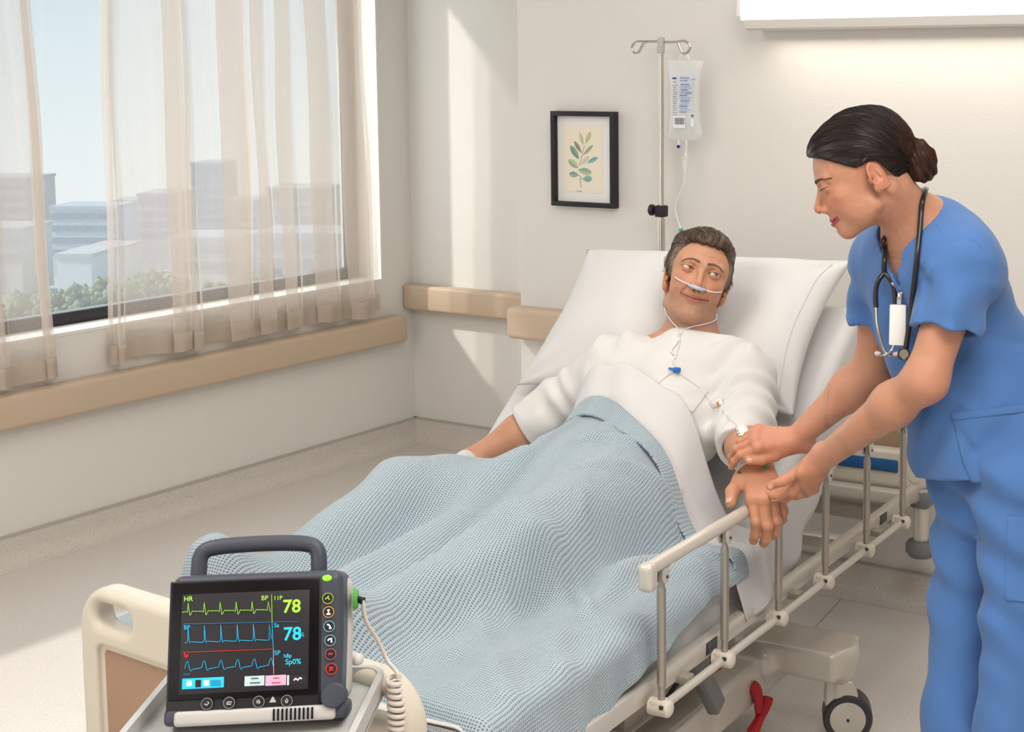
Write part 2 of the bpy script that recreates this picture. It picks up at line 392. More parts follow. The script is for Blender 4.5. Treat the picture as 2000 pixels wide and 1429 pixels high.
# ------------------------------------------------------------------ outside: town below the window
m_leaf = mat('foliage', srgb(146, 162, 120), 0.9, noise=(0.5, 0.2)); m_trunk = mat('bark', srgb(110, 92, 76), 0.9)
m_ground = mat('town_ground', srgb(190, 192, 178), 0.9, noise=(0.05, 0.15))
def gz(d): return -22 - (d - 100) * 0.094
g = MB(); gp = [at(-900, 300, 1), at(1500, 300, 1)]
def gpt(u, d):
    r = ray(u, 300); r = np.array([r[0], r[1]]); r /= np.linalg.norm(r); return (r[0] * d, r[1] * d, gz(d))
A = np.array([[gpt(u, d) for u in np.linspace(-4200, 2600, 30)] for d in np.linspace(60, 700, 12)])
A[:, :, 2] += np.random.RandomState(2).uniform(-1, 1, A.shape[:2])
tg = mobj('town_ground', grid_mesh('town_ground', A), m_ground); tg['kind'] = 'structure'
def building(u0, u1, vt, d, depth, col, label, floors=0, bays=0, wincol=(150, 165, 180), roof=None):  # facade colours are paled, distant haze put into them
    a = at(u0, vt, d); b = at(u1, vt, d); c = (a + b) / 2; wdt = np.linalg.norm((b - a)[:2]); base = gz(d) - 3; h = c[2] - base
    ang = math.atan2(b[1] - a[1], b[0] - a[0])
    o = thing('town_building', label, 'building', (c[0], c[1], base), (0, 0, ang), group='town buildings outside the window')
    MB().box((0, depth / 2, h / 2), (wdt, depth, h)).build('facade', mat('facade', srgb(*col), 0.8), o)
    MB().box((0, depth / 2, h + 0.4), (wdt + 0.6, depth + 0.6, 0.8)).build('roof', mat('roof', srgb(*(roof or tuple(int(q * .93) for q in col))), 0.8), o)
    if floors:
        mw = mat('far_glazing', srgb(*wincol), 0.4); me = None; fh = 3.4; bw = wdt / bays
        for f in range(floors):
            for k in range(bays):
                if me is None:
                    q = MB().box((0, 0, 0), (bw * 0.8, 0.3, 1.7)).build('window', mw, o); me = q.data
                else:
                    q = bpy.data.objects.new('window', me); link(q, o)
                q.location = (-wdt / 2 + (k + .5) * bw, -0.12, h - 2.0 - f * fh)
    return o
building(98, 224, 408, 420, 16, (214, 218, 222), 'pale office block with rows of windows, seen in the gap between the curtains', 4, 7)
building(218, 262, 395, 560, 16, (196, 206, 214), 'grey side block behind the pale office block', 0, 0)
building(-60, 52, 352, 450, 20, (206, 196, 190), 'tall beige block seen through the left curtain panel', 6, 5, (170, 164, 164))
building(372, 432, 322, 520, 18, (178, 192, 204), 'slim grey-blue tower seen through the right curtain panel', 7, 4, (150, 166, 184))
building(110, 178, 503, 300, 14, (232, 230, 226), 'low white flat-roofed house below the office block', 0, 0, roof=(210, 206, 202))
building(165, 236, 488, 340, 12, (222, 216, 210), 'low beige house beside the flat-roofed white house', 0, 0, roof=(214, 196, 188))
building(268, 340, 382, 480, 20, (216, 204, 202), 'wide pinkish block behind the right curtain panel', 4, 5, (180, 176, 182))
building(440, 500, 395, 500, 18, (204, 204, 208), 'grey block right of the slim tower', 4, 3)
building(520, 640, 372, 480, 20, (214, 202, 200), 'pinkish block near the right window edge', 5, 5, (184, 176, 180))
building(330, 470, 470, 330, 16, (226, 220, 216), 'low pale terrace below the slim tower', 2, 8, (186, 186, 190))
building(500, 700, 462, 320, 16, (220, 214, 212), 'long low terrace near the right window edge', 2, 9, (186, 182, 186))
building(-200, 40, 452, 330, 16, (218, 212, 208), 'low terrace behind the left curtain panel', 2, 7, (186, 182, 186))
building(-330, -210, 392, 470, 18, (206, 204, 204), 'grey block outside, beyond the left end of the photo', 5, 5, (170, 174, 180))
building(-640, -430, 430, 420, 18, (216, 208, 202), 'wide beige block outside, further along the left window', 4, 8, (180, 178, 180))
building(-1000, -760, 405, 460, 20, (202, 206, 210), 'far left grey slab block outside the window', 5, 8, (166, 174, 184))
def leafy(name, label, u, vt, d, r, seed):
    rs = np.random.RandomState(seed); top = at(u, vt, d); base = gz(d) - 1.5
    o = thing(name, label, 'tree', (top[0], top[1], base), group='trees outside the window')
    hc = top[2] - r * 0.9 - base
    MB().cyl((0, 0, 0), (0, 0, max(hc, 1)), 0.35, 8, 0.2).build('trunk', m_trunk, o)
    n_, m_ = 7, 5; T_ = [(math.sin(PI * i / m_) * math.cos(2 * PI * k / n_), math.sin(PI * i / m_) * math.sin(2 * PI * k / n_), -math.cos(PI * i / m_)) for i in range(m_ + 1) for k in range(n_)]
    T_ = np.array(T_); Fq = np.array([(i * n_ + k, i * n_ + (k + 1) % n_, (i + 1) * n_ + (k + 1) % n_, (i + 1) * n_ + k) for i in range(m_) for k in range(n_)]); Vs, Fs = [], []
    for i in range(190):
        v = rs.normal(size=3); v /= np.linalg.norm(v); q = r * rs.uniform(.35, .95)
        Vs.append(T_ * r * rs.uniform(.07, .18) * (1 + rs.normal(scale=.18, size=(len(T_), 1))) + np.array([v[0] * q * 1.2, v[1] * q * 1.2, hc + v[2] * q * .8])); Fs.append(Fq + i * len(T_))
    mobj('crown', mesh_from('crown', np.concatenate(Vs), np.concatenate(Fs)), m_leaf, o, smooth=True)
    return o
for i, (u, vt, d, r, lb) in enumerate(((185, 540, 150, 3.2, 'round green tree in the gap between the curtains'), (130, 556, 140, 2.6, 'smaller tree left in the curtain gap'), (228, 552, 145, 2.4, 'tree half hidden by the edge of the right curtain'),
        (300, 520, 180, 3.4, 'tree behind the first pleats of the right curtain'), (420, 545, 160, 3.0, 'tree behind the middle of the right curtain'), (60, 560, 150, 3.0, 'tree behind the left curtain edge'),
        (520, 520, 190, 3.2, 'tree behind the right part of the curtain'), (620, 525, 180, 3.0, 'tree furthest right behind the curtain'), (350, 570, 130, 2.4, 'low tree close to the window frame'))):
    leafy('leafy_tree', lb, u, vt, d, r, 20 + i)
# ================================================================== implicit surfaces: one continuous skin from many blended shapes
F32 = np.float32
def v3(*a): return np.array(a, dtype=F32)
def cap(P, a, b, r1, r2=None):
    r2 = r1 if r2 is None else r2
    a = [F32(q) for q in a]; b = [F32(q) for q in b]; e = [b[i] - a[i] for i in range(3)]; L2 = max(float(e[0] * e[0] + e[1] * e[1] + e[2] * e[2]), 1e-12)
    x = P[:, 0] - a[0]; y = P[:, 1] - a[1]; z = P[:, 2] - a[2]
    h = np.clip((x * e[0] + y * e[1] + z * e[2]) * F32(1 / L2), 0, 1)
    x -= h * e[0]; y -= h * e[1]; z -= h * e[2]
    return np.sqrt(x * x + y * y + z * z) - (F32(r1) + F32(r2 - r1) * h)
def ell(P, c, r, R=None):
    x = P[:, 0] - F32(c[0]); y = P[:, 1] - F32(c[1]); z = P[:, 2] - F32(c[2])
    if R is not None:
        R = np.asarray(R, F32); x, y, z = x * R[0, 0] + y * R[1, 0] + z * R[2, 0], x * R[0, 1] + y * R[1, 1] + z * R[2, 1], x * R[0, 2] + y * R[1, 2] + z * R[2, 2]
    x = x * F32(1 / r[0]); y = y * F32(1 / r[1]); z = z * F32(1 / r[2]); k0 = np.sqrt(x * x + y * y + z * z)
    x *= F32(1 / r[0]); y *= F32(1 / r[1]); z *= F32(1 / r[2]); k1 = np.sqrt(x * x + y * y + z * z)
    return k0 * (k0 - 1) / np.maximum(k1, F32(1e-9))
def sph(P, c, r):
    x = P[:, 0] - F32(c[0]); y = P[:, 1] - F32(c[1]); z = P[:, 2] - F32(c[2])
    return np.sqrt(x * x + y * y + z * z) - F32(r)
def rbox(P, c, h, r, R=None):
    q = P - np.asarray(c, F32)
    if R is not None: q = q @ np.asarray(R, F32)
    q = np.abs(q) - (np.asarray(h, F32) - r)
    return np.sqrt((np.maximum(q, 0) ** 2).sum(1)) + np.minimum(q.max(1), 0) - r
def smin(a, b, k):
    h = np.maximum(k - np.abs(a - b), 0) / k
    return np.minimum(a, b) - h * h * k * 0.25
def smax(a, b, k): return -smin(-a, -b, k)
def ssub(a, b, k): return -smin(-a, b, k)
def chain(P, pts, rs, k=None):
    d = None
    for i in range(len(pts) - 1):
        q = cap(P, pts[i], pts[i + 1], rs[i], rs[i + 1])
        d = q if d is None else (np.minimum(d, q) if k is None else smin(d, q, k))
    return d
from concurrent.futures import ThreadPoolExecutor
POOL = ThreadPoolExecutor(4)
def par(f, P, n=24000):
    """evaluate f on many points in cache-sized blocks, several at a time"""
    if len(P) <= n: return f(np.asfortranarray(P))
    return np.concatenate(list(POOL.map(lambda i: f(np.asfortranarray(P[i:i + n])), range(0, len(P), n))))
def mesh_sdf(f0, lo, hi, res, refine=1):
    """surface-net mesh of f = 0 in a box; only cells near the surface are looked at"""
    f = lambda P: par(f0, P)
    lo = np.asarray(lo, float); hi = np.asarray(hi, float); L = 5
    N = np.maximum(np.ceil((hi - lo) / res).astype(int), 1)
    while L > 0 and (N >> L).min() < 3: L -= 1
    B = 1 << L; n0 = -(-N // B)
    g = np.stack(np.meshgrid(*[np.arange(k) for k in n0], indexing='ij'), -1).reshape(-1, 3)
    off = np.array([[i, j, k] for i in (0, 1) for j in (0, 1) for k in (0, 1)])
    for l in range(L, -1, -1):
        s = res * (1 << l)
        d = f((lo + (g + 0.5) * s).astype(F32))
        g = g[np.abs(d) < s * 0.87 * 1.45 + res * 0.5]
        if l > 0: g = (g[:, None, :] * 2 + off[None]).reshape(-1, 3)
    g = g[(g < N).all(1)]
    S = (N + 2).astype(np.int64)
    key = lambda q: (q[..., 0].astype(np.int64) * S[1] + q[..., 1]) * S[2] + q[..., 2]
    ck = key(g); o = np.argsort(ck); g = g[o]; ck = ck[o]
    corners = g[:, None, :] + off[None]; kk = key(corners)
    uk, inv = np.unique(kk, return_inverse=True); inv = inv.reshape(kk.shape)
    uc = np.stack([uk // (S[1] * S[2]), (uk // S[2]) % S[1], uk % S[2]], -1)
    dv = f((lo + uc * res).astype(F32)).astype(np.float64)
    c = dv[inv]; ins = c < 0; act = ins.any(1) & ~ins.all(1)
    g = g[act]; ck = ck[act]; c = c[act]; inv = inv[act]
    edges = [(a, b) for a in range(8) for b in range(a + 1, 8) if bin(a ^ b).count('1') == 1]
    acc = np.zeros((len(g), 3)); cnt = np.zeros(len(g))
    for a, b in edges:
        m = (c[:, a] < 0) != (c[:, b] < 0); t = np.where(m, c[:, a] / np.where(m, c[:, a] - c[:, b], 1), 0)
        acc += m[:, None] * (off[a] + t[:, None] * (off[b] - off[a])); cnt += m
    V = lo + (g + acc / cnt[:, None]) * res
    faces = []
    for ax in range(3):
        b1 = np.zeros(3, int); b1[ax] = 1; e1 = 4 >> ax
        m = (c[:, 0] < 0) != (c[:, e1] < 0)
        if not m.any(): continue
        o1 = np.zeros(3, int); o1[(ax + 1) % 3] = 1; o2 = np.zeros(3, int); o2[(ax + 2) % 3] = 1
        base = g[m]; ids = [np.nonzero(m)[0]]; ok = np.ones(len(base), bool)
        for q in (base - o1, base - o1 - o2, base - o2):
            k = key(q); j = np.clip(np.searchsorted(ck, k), 0, len(ck) - 1); ok &= (ck[j] == k) & (q >= 0).all(1); ids.append(j)
        Q = np.stack(ids, 1); flip = c[m, 0] < 0
        Q = np.where(flip[:, None], Q, Q[:, ::-1]); faces.append(Q[ok])
    Fc = np.concatenate(faces)
    for _ in range(refine):
        e = res * 0.3; P = V.astype(F32); d0 = f(P)
        G = np.stack([f(P + np.eye(3, dtype=F32)[i] * F32(e)) - d0 for i in range(3)], 1) / e
        gn = np.maximum((G ** 2).sum(1), 0.05)
        st = -(d0 / gn)[:, None] * G; ln = np.sqrt((st ** 2).sum(1)); st *= np.minimum(1, res * 0.5 / np.maximum(ln, 1e-12))[:, None]
        V = V + st
    return V, Fc
def join_parts(parts):
    Vs, Fs, n = [], [], 0
    for V, Fc in parts: Vs.append(V); Fs.append(Fc + n); n += len(V)
    return np.concatenate(Vs), np.concatenate(Fs)
# smooth value noise for cloth folds and mottled colour
_rs = np.random.RandomState(11); _tab = _rs.rand(64, 64, 64).astype(F32)
def vnoise(P):
    P = np.asarray(P, F32); i = np.floor(P).astype(int); t = P - i; t = t * t * (3 - 2 * t); i &= 63; j = (i + 1) & 63
    r = 0
    for a in (0, 1):
        for b in (0, 1):
            for c in (0, 1):
                w = (t[:, 0] if a else 1 - t[:, 0]) * (t[:, 1] if b else 1 - t[:, 1]) * (t[:, 2] if c else 1 - t[:, 2])
                r = r + w * _tab[(j if a else i)[:, 0], (j if b else i)[:, 1], (j if c else i)[:, 2]]
    return r * 2 - 1
def basis(x, y, z):
    """3x3 whose columns are the local axes"""
    return np.stack([np.asarray(x, float), np.asarray(y, float), np.asarray(z, float)], 1)
def unit(v): v = np.asarray(v, float); return v / np.linalg.norm(v)
def sstep(a, b, x): t = np.clip((x - a) / (b - a), 0, 1); return t * t * (3 - 2 * t)
def catmull(pts, n):
    """smooth path through points, n samples per span"""
    P = np.asarray(pts, float); P = np.vstack([2 * P[0] - P[1], P, 2 * P[-1] - P[-2]]); out = []
    for i in range(1, len(P) - 2):
        for t in np.linspace(0, 1, n, endpoint=False):
            a, b, c, d = P[i - 1], P[i], P[i + 1], P[i + 2]
            out.append(0.5 * ((2 * b) + (c - a) * t + (2 * a - 5 * b + 4 * c - d) * t * t + (3 * b - a - 3 * c + d) * t ** 3))
    out.append(P[-2]); return np.array(out)
# ================================================================== hospital bed (own axes: x to the bed's right side, y to its head)
BA = rad(3.2); BO = np.array([-1.99, 1.765, 0.0])
BXV = np.array([math.cos(BA), math.sin(BA), 0]); BYV = np.array([-math.sin(BA), math.cos(BA), 0])
def bw(x, y, z): return BO + BXV * x + BYV * y + np.array([0, 0, z])
def bl(P):
    q = np.asarray(P) - BO; return np.stack([q @ BXV, q @ BYV, q[..., 2]], -1)
BEDM = Matrix.Translation(BO) @ Matrix.Rotation(BA, 4, 'Z')
m_cream = mat('bed_cream_plastic', srgb(222, 213, 197), 0.42, noise=(4, 0.01), spec=0.4)
m_tan = mat('bed_tan_panel', srgb(172, 140, 114), 0.5, noise=(14, 0.03))
m_alu = mat('brushed_aluminium', srgb(172, 164, 154), 0.38, 0.75)
m_railc = mat('rail_lacquer', srgb(210, 204, 193), 0.32, 0.2, coat=0.3)
m_greyp = mat('grey_plastic', srgb(120, 120, 122), 0.5)
m_darkp = mat('dark_plastic', srgb(58, 58, 62), 0.45)
m_red = mat('red_pedal', srgb(170, 26, 30), 0.4)
m_blue = mat('blue_strip', srgb(38, 92, 150), 0.45)
m_taupe = mat('taupe_lacquer', srgb(168, 158, 145), 0.4, 0.2)
m_print = mat('black_print', srgb(40, 38, 38), 0.5)
bed = thing('hospital_bed', 'cream and aluminium hospital bed with raised backrest and six-post side rail', 'bed', tuple(BO), (0, 0, BA))
# boards: rounded slabs with hand holes and a framed inset
def board(name, y, x0, x1, z0, z1, r, holes, inset, rot=None):
    def f(P):
        q = np.abs(P - v3((x0 + x1) / 2, y, (z0 + z1) / 2)) - v3((x1 - x0) / 2 - r, 0, (z1 - z0) / 2 - r)
        d2 = np.sqrt(np.maximum(q[:, 0], 0) ** 2 + np.maximum(q[:, 2], 0) ** 2) + np.minimum(np.maximum(q[:, 0], q[:, 2]), 0) - r
        for (hx0, hx1, hz0, hz1) in holes:
            h = np.abs(P[:, [0, 2]] - v3((hx0 + hx1) / 2, (hz0 + hz1) / 2)) - v3((hx1 - hx0) / 2 - 0.02, (hz1 - hz0) / 2 - 0.02)
            dh = np.sqrt((np.maximum(h, 0) ** 2).sum(1)) + np.minimum(h.max(1), 0) - 0.02
            d2 = np.maximum(d2, -dh)
        t = np.abs(P[:, 1] - y) - 0.027
        a = d2 + 0.018; b = t + 0.018
        d = np.sqrt(np.maximum(a, 0) ** 2 + np.maximum(b, 0) ** 2) + np.minimum(np.maximum(a, b), 0) - 0.018
        if inset:
            h = np.abs(P - v3((inset[0] + inset[1]) / 2, y, (inset[2] + inset[3]) / 2)) - v3((inset[1] - inset[0]) / 2 - 0.02, 0, (inset[3] - inset[2]) / 2 - 0.02)
            di = np.sqrt(np.maximum(h[:, 0], 0) ** 2 + np.maximum(h[:, 2], 0) ** 2) + np.minimum(np.maximum(h[:, 0], h[:, 2]), 0) - 0.02
            d = smax(d, -np.maximum(di, -(np.abs(P[:, 1] - y) - 0.016)), 0.006)
        return d
    V, Fc = mesh_sdf(f, (x0 - 0.02, y - 0.05, z0 - 0.02), (x1 + 0.02, y + 0.05, z1 + 0.02), 0.0045)
    o = mobj(name, mesh_from(name, V, Fc), m_cream, bed, smooth=True)
    if inset:
        a, b, c, e = inset
        MB().box(((a + b) / 2, y, (c + e) / 2), (b - a - 0.006, 0.036, e - c - 0.006), 0.016, 3).build('inset_panel', m_tan, o)
    if rot: o.matrix_basis = Matrix.Translation((rot[0], rot[1], 0)) @ Matrix.Rotation(rot[2], 4, 'Z') @ Matrix.Translation((-rot[0], -rot[1], 0))
    return o
fb = board('footboard', 0.05, -0.425, 0.445, 0.16, 0.695, 0.09, [(-0.375, -0.265, 0.620, 0.664), (0.285, 0.395, 0.615, 0.660)], (-0.37, 0.39, 0.26, 0.585), (-0.33, 0.05, rad(-6.5)))
MB().box((0.025, 0.05, 0.215), (0.82, 0.066, 0.03), 0.012, 3).build('lower_ridge', m_cream, fb)
hb = board('headboard', 2.31, -0.46, 0.515, 0.42, 0.86, 0.06, [], (-0.37, 0.425, 0.535, 0.80))
MB().box((0.03, 2.281, 0.492), (0.76, 0.008, 0.038), 0.004).build('blue_strip', m_blue, hb)
MB().tube([(0.462, 2.284, 0.47), (0.462, 2.280, 0.47)], 0.02, 20).build('screw_cap', m_cream, hb)
MB().box((0, 2.27, 0.405), (0.96, 0.05, 0.02), 0.006).build('cross_bar', m_taupe, bed)
MB().box((0, 2.22, 0.365), (0.9, 0.05, 0.05), 0.008).build('cross_bar', m_taupe, bed)
for s in (-1, 1):
    q = MB(); q.cyl((s * 0.475, 2.31, 0.43), (s * 0.475, 2.31, 0.27), 0.022).build('corner_post', m_railc, bed)
    MB().box((s * 0.475, 2.31, 0.395), (0.06, 0.06, 0.05), 0.012).build('corner_bracket', m_greyp, bed)
    MB().lathe([(0.01, -0.035), (0.034, -0.03), (0.045, -0.015), (0.045, 0.008), (0.038, 0.018), (0.02, 0.022)], 24, (s * 0.475, 2.31, 0.25)).build('corner_bumper', m_greyp, bed)
# deck frame and base
dk = MB()
for s in (-1, 1): dk.box((s * 0.482, 1.25, 0.438), (0.026, 1.95, 0.042), 0.006)
for y in (0.12, 0.6, 1.15, 1.7, 2.18): dk.box((0, y, 0.432), (0.94, 0.05, 0.03), 0.004)
dk = dk.build('deck_frame', m_railc, bed)
MB().box((0, 0.62, 0.458), (0.84, 1.02, 0.012), 0.003).build('deck_panel', m_cream, bed)
BH, BZ, BANG, BLEN = 1.14, 0.475, rad(37), 0.86        # backrest hinge and slope
bkc = (0, BH + math.cos(BANG) * BLEN / 2, BZ - 0.02 + math.sin(BANG) * BLEN / 2)
bkp = MB().box(bkc, (0.84, BLEN, 0.014), 0.004, rot=(BANG, 0, 0)).build('backrest_panel', m_cream, bed)
for s in (-1, 1):
    MB().box((s * 0.40, bkc[1], bkc[2] - 0.03), (0.03, BLEN, 0.04), 0.006, rot=(BANG, 0, 0)).build('backrest_bar', m_taupe, bkp)
    MB().cyl((s * 0.36, 1.45, 0.43), (s * 0.36, 1.56, 0.72), 0.016).build('lifting_strut', m_alu, bed)
for (y, z, rx) in ((0.885, 0.44, 0), (1.93, 0.44, 0)):
    pl_ = MB().box((0.4955, y, z), (0.003, 0.05, 0.026), 0.001).build('type_plate', m_darkp, dk)
    for k in range(4): MB().box((0.4972, y, z - 0.008 + k * 0.0053), (0.001, 0.04, 0.0018)).build('printed_line', m_greyp, pl_)
def base_f(P):
    d = None
    for sx_ in (-1, 1):
        q = np.array(P, order='F'); q[:, 0] = q[:, 0] * sx_
        a = rbox(q, (.340, .92, .160), (.045, .66, .052), .014)
        a = smin(a, rbox(q, (.44, 1.49, .210), (.13, .085, .040), .016), .05)
        a = smin(a, rbox(q, (.44, .33, .185), (.13, .07, .034), .016), .05)
        a = smin(a, cap(q, (.545, 1.49, .17), (.545, 1.49, .22), .036, .05), .03); a = smin(a, cap(q, (.545, .33, .15), (.545, .33, .19), .036, .05), .03)
        d = a if d is None else np.minimum(d, a)
    d = smin(d, rbox(P, (0, 1.49, .20), (.33, .06, .032), .012), .03); d = smin(d, rbox(P, (0, .33, .17), (.33, .06, .032), .012), .03); return smax(d, P[:, 2] - .246, .008)
V, Fc = mesh_sdf(base_f, (-.62, .2, .08), (.62, 1.62, .29), .006); mobj('chassis', mesh_from('chassis', V, Fc), m_railc, bed, smooth=True)
MB().box((0.0, 1.0, 0.31), (0.24, 0.5, 0.09), 0.01).build('actuator_housing', m_cream, bed)
MB().box((0.30, 1.02, 0.27), (0.05, 0.42, 0.07), 0.012).build('cable_duct', m_taupe, bed)
for s in (-1, 1):
    MB().box((s * .41, 1.005, .315), (.032, .05, .20), .008, 2, rot=(rad(24), s * rad(-12), 0)).build('scissor_link', m_greyp, bed)
    MB().tube([(s * 0.26, 0.75, 0.20), (s * 0.26, 1.3, 0.42)], 0.022, 8).build('lift_arm', m_railc, bed)
MB().box((0.40, 1.10, 0.315), (0.03, 0.03, 0.05), 0.012, 3).build('red_grip', m_red, bed)
MB().tube(catmull([(0.36, 1.15, 0.40), (0.37, 1.10, 0.33), (0.36, 1.0, 0.30), (0.37, 0.9, 0.28)], 6), 0.006, 8).build('cable', m_darkp, bed)
# red foot pedal
pd = MB().tube(catmull([(.385, 1.325, .172), (.398, 1.33, .14), (.402, 1.325, .10)], 5), [.013, .017, .019, .019, .018, .016, .015, .014, .014, .012, .011], 12, flat=.7).build('brake_pedal', m_red, bed)
MB().tube(catmull([(.40, 1.375, .118), (.405, 1.345, .100), (.408, 1.30, .082), (.41, 1.27, .072)], 4), [.018, .018, .017, .016, .015, .014, .013, .013, .014, .015, .016, .016, .014], 12, flat=.6).build('pedal_tread', m_red, pd)
# castors
def castor(x, y):
    c = MB(); zc = 0.062; sx_ = 1 if x > 0 else -1; dl = Vector((.90, .42, 0))                     # trailing direction
    Mw = Matrix.Translation((x, y, 0)) @ Matrix.Rotation(math.atan2(dl.y, dl.x), 4, 'Z')            # local x = rolling direction
    c.cyl((0, 0, .10), (0, 0, .185), .030, 22, .033, M=Mw)
    c.prism([(-.034, .16), (-.036, .10), (-.02, .06), (.035, .035), (.062, .06), (.05, .11), (.034, .16)], 'y', -.028, .028, M=Mw, bev=.008, seg=3)
    c = c.build('castor', m_railc, bed)
    Mh = Mw @ Matrix.Translation((.022, 0, zc)) @ Matrix.Rotation(PI / 2, 4, 'X')
    MB().lathe([(0.044, -0.033), (0.056, -0.034), (0.062, -0.027), (0.062, 0.027), (0.056, 0.034), (0.044, 0.033)], 36, M=Mh).build('tyre', m_darkp, c)
    MB().lathe([(0.0, -0.037), (0.03, -0.037), (0.048, -0.032), (0.048, 0.032), (0.03, 0.037), (0.0, 0.037)], 36, M=Mh).build('hub', m_railc, c)
    MB().lathe([(0, -.039), (.004, -.039), (.004, .039), (0, .039)], 12, M=Mh).build('axle', m_darkp, c)
    MB().tube([Mw @ Vector(p) for p in catmull([(-.02, 0, .178), (-.05, 0, .188), (-.075, 0, .198), (-.095, 0, .190), (-.104, 0, .172)], 4)], [.016] * 5 + [.02] * 6 + [.024] * 6, 10, flat=.4).build('brake_lever', m_greyp, c)
for x in (-0.545, 0.545):
    for y in (0.33, 1.49): castor(x, y)
# side rail: six posts between two bars
RXL, ZB, ZT = 0.53, 0.42, 0.712
PYS = [0.60 + 0.277 * i for i in range(6)]
y0, y1 = 0.548, 2.125
top = MB().prism([(RXL + .0145 * math.cos(a), ZT + (.0165 * math.sin(a) if math.sin(a) > 0 else .011 * math.sin(a))) for a in [2 * PI * k / 22 for k in range(22)]], 'y', y0, y1).build('top_rail', m_railc, bed)
MB().box((RXL, y0 - .002, ZT - .012), (.034, .034, .056), .012, 4).build('end_cap', m_railc, top)
MB().box((RXL, y1 + .002, ZT - .008), (.034, .034, .046), .012, 4).build('end_cap', m_railc, top)
MB().cyl((RXL, PYS[0], ZB), (RXL, PYS[-1] + .01, ZB), .0088, 18).build('bottom_rail', m_railc, bed)
for i, y in enumerate(PYS):
    p = MB(); p.cyl((RXL, y, ZB + .012), (RXL, y, ZB + .05), .0072, 18); p.cyl((RXL, y, ZB + .045), (RXL, y, ZT - .055), .0092, 18)
    p.tube([(RXL, y, ZT - .055), (RXL, y, ZT - .045), (RXL, y, ZT - .012)], [.0092, .0065, .006], 18)
    p = p.build('post', m_alu, bed)
    b = MB()
    for s in (-1, 1): b.prism([(y - .0125, ZT - .008), (y - .0125, ZT - .030), (y - .005, ZT - .040), (y + .005, ZT - .040), (y + .0125, ZT - .030), (y + .0125, ZT - .008)], 'x', RXL + s * .007, RXL + s * .0125, bev=.0015)
    b.build('hinge_bracket', m_railc, p)
    MB().cyl((RXL - .015, y, ZT - .026), (RXL + .0145, y, ZT - .026), .0032, 10).build('pin', m_darkp, p)
    k = MB(); k.cyl((RXL - .024, y, ZB), (RXL + .016, y, ZB), .0175, 24); k.sphere((RXL + .015, y, ZB), .0175, 20, 10, (.5, 1, 1)); k.box((RXL - .006, y, ZB + .006), (.03, .032, .022), .005)
    k.build('joint_knuckle', m_cream, p)
    MB().box((RXL + .008, y - .0165, ZB + .007), (.009, .004, .008), .001).build('slot', m_darkp, p)
for y in (0.74, 1.30, 1.85): MB().box((0.505, y, ZB + 0.004), (0.035, 0.03, 0.018), 0.004).build('rail_mount', m_taupe, bed)
# ------------------------------------------------------------------ mattress, sheet
m_sheet = mat('white_cotton', srgb(216, 214, 213), 0.85, bump=(700, 0.25), sheen=0.15, spec=0.2)
m_pillow = mat('pillow_cotton', srgb(220, 218, 216), 0.85, bump=(800, 0.2), sheen=0.15, spec=0.2)
MT = 0.115
def deck_path(s):
    """point and normal on the sheet surface at distance s from the foot (bed y, z)"""
    s = np.asarray(s, float); s0 = 1.06; rr = 0.16
    t = np.clip((s - s0) / rr, 0, 1); ang = BANG * t
    y = np.where(s < s0, 0.08 + s, 0); z = np.where(s < s0, BZ + MT - 0.03, 0)
    k = BANG / rr
    ya = 0.08 + s0 + np.sin(ang) / k; za = BZ + MT - 0.03 + (1 - np.cos(ang)) / k
    ext = np.maximum(s - s0 - rr, 0)
    y = np.where(s < s0, y, ya + ext * math.cos(BANG)); z = np.where(s < s0, z, za + ext * math.sin(BANG))
    return y, z, ang
SLEN = 1.06 + 0.16 + 0.70
mt = MB()
ss = np.linspace(0, SLEN, 40); yy, zz, an = deck_path(ss)
poly = [(float(y + math.sin(a) * 0.004), float(z - math.cos(a) * 0.004)) for y, z, a in zip(yy, zz, an)] + [(float(y + math.sin(a) * MT), float(z - math.cos(a) * MT)) for y, z, a in reversed(list(zip(yy, zz, an)))]
mt = mt.prism(poly, 'x', -0.435, 0.435, M=BEDM, bev=0.02).build('mattress', m_sheet)
tag(mt, 'white mattress bent up over the raised backrest of the bed', 'mattress')
# fitted sheet: follows the mattress and hangs over both sides with soft folds
nA, nS = 120, 170
av = np.linspace(-0.58, 0.575, nA); sv = np.linspace(0.0, SLEN + 0.09, nS)
A, Sg = np.meshgrid(av, sv, indexing='ij')
y, z, an = deck_path(np.minimum(Sg, SLEN)); over = np.maximum(Sg - SLEN, 0)
edge = 0.418; rc_ = 0.03
ex = np.clip((np.abs(A) - edge) / (rc_ * PI / 2), 0, 1) * PI / 2; dn = np.maximum(np.abs(A) - edge - rc_ * PI / 2, 0)
X = np.sign(A) * (np.minimum(np.abs(A), edge) + rc_ * np.sin(ex)); drop = rc_ * (1 - np.cos(ex)) + dn
wave = np.sin(Sg * 19 + 1.5 * np.sin(Sg * 5)) * 0.6 + np.sin(Sg * 41 + 2) * 0.4
X += np.sign(A) * dn * (0.04 + 0.10 * wave) * np.where(A > 0, 1, .4)
wr = 0.004 * np.sin(A * 30 + Sg * 9 + 2 * np.sin(Sg * 6)) * np.exp(-((Sg - 1.2) / 0.25) ** 2) + 0.0022 * vnoise(np.stack([A * 9, Sg * 9, A * 0], -1).reshape(-1, 3)).reshape(A.shape)
back = sstep(1.05, 1.3, Sg)
dv_ = drop * (1 + 0.0 * back)
Yw = y - np.sin(an) * (wr) + np.sin(an) * np.minimum(drop, 0.03) + over * 0.3; Zw = z + np.cos(an) * wr - np.cos(an) * np.minimum(drop, 0.03) - np.maximum(drop - 0.03, 0) * (1 + 0.9 * back) - over * 1.1
P = np.stack([X, Yw, Zw], -1)
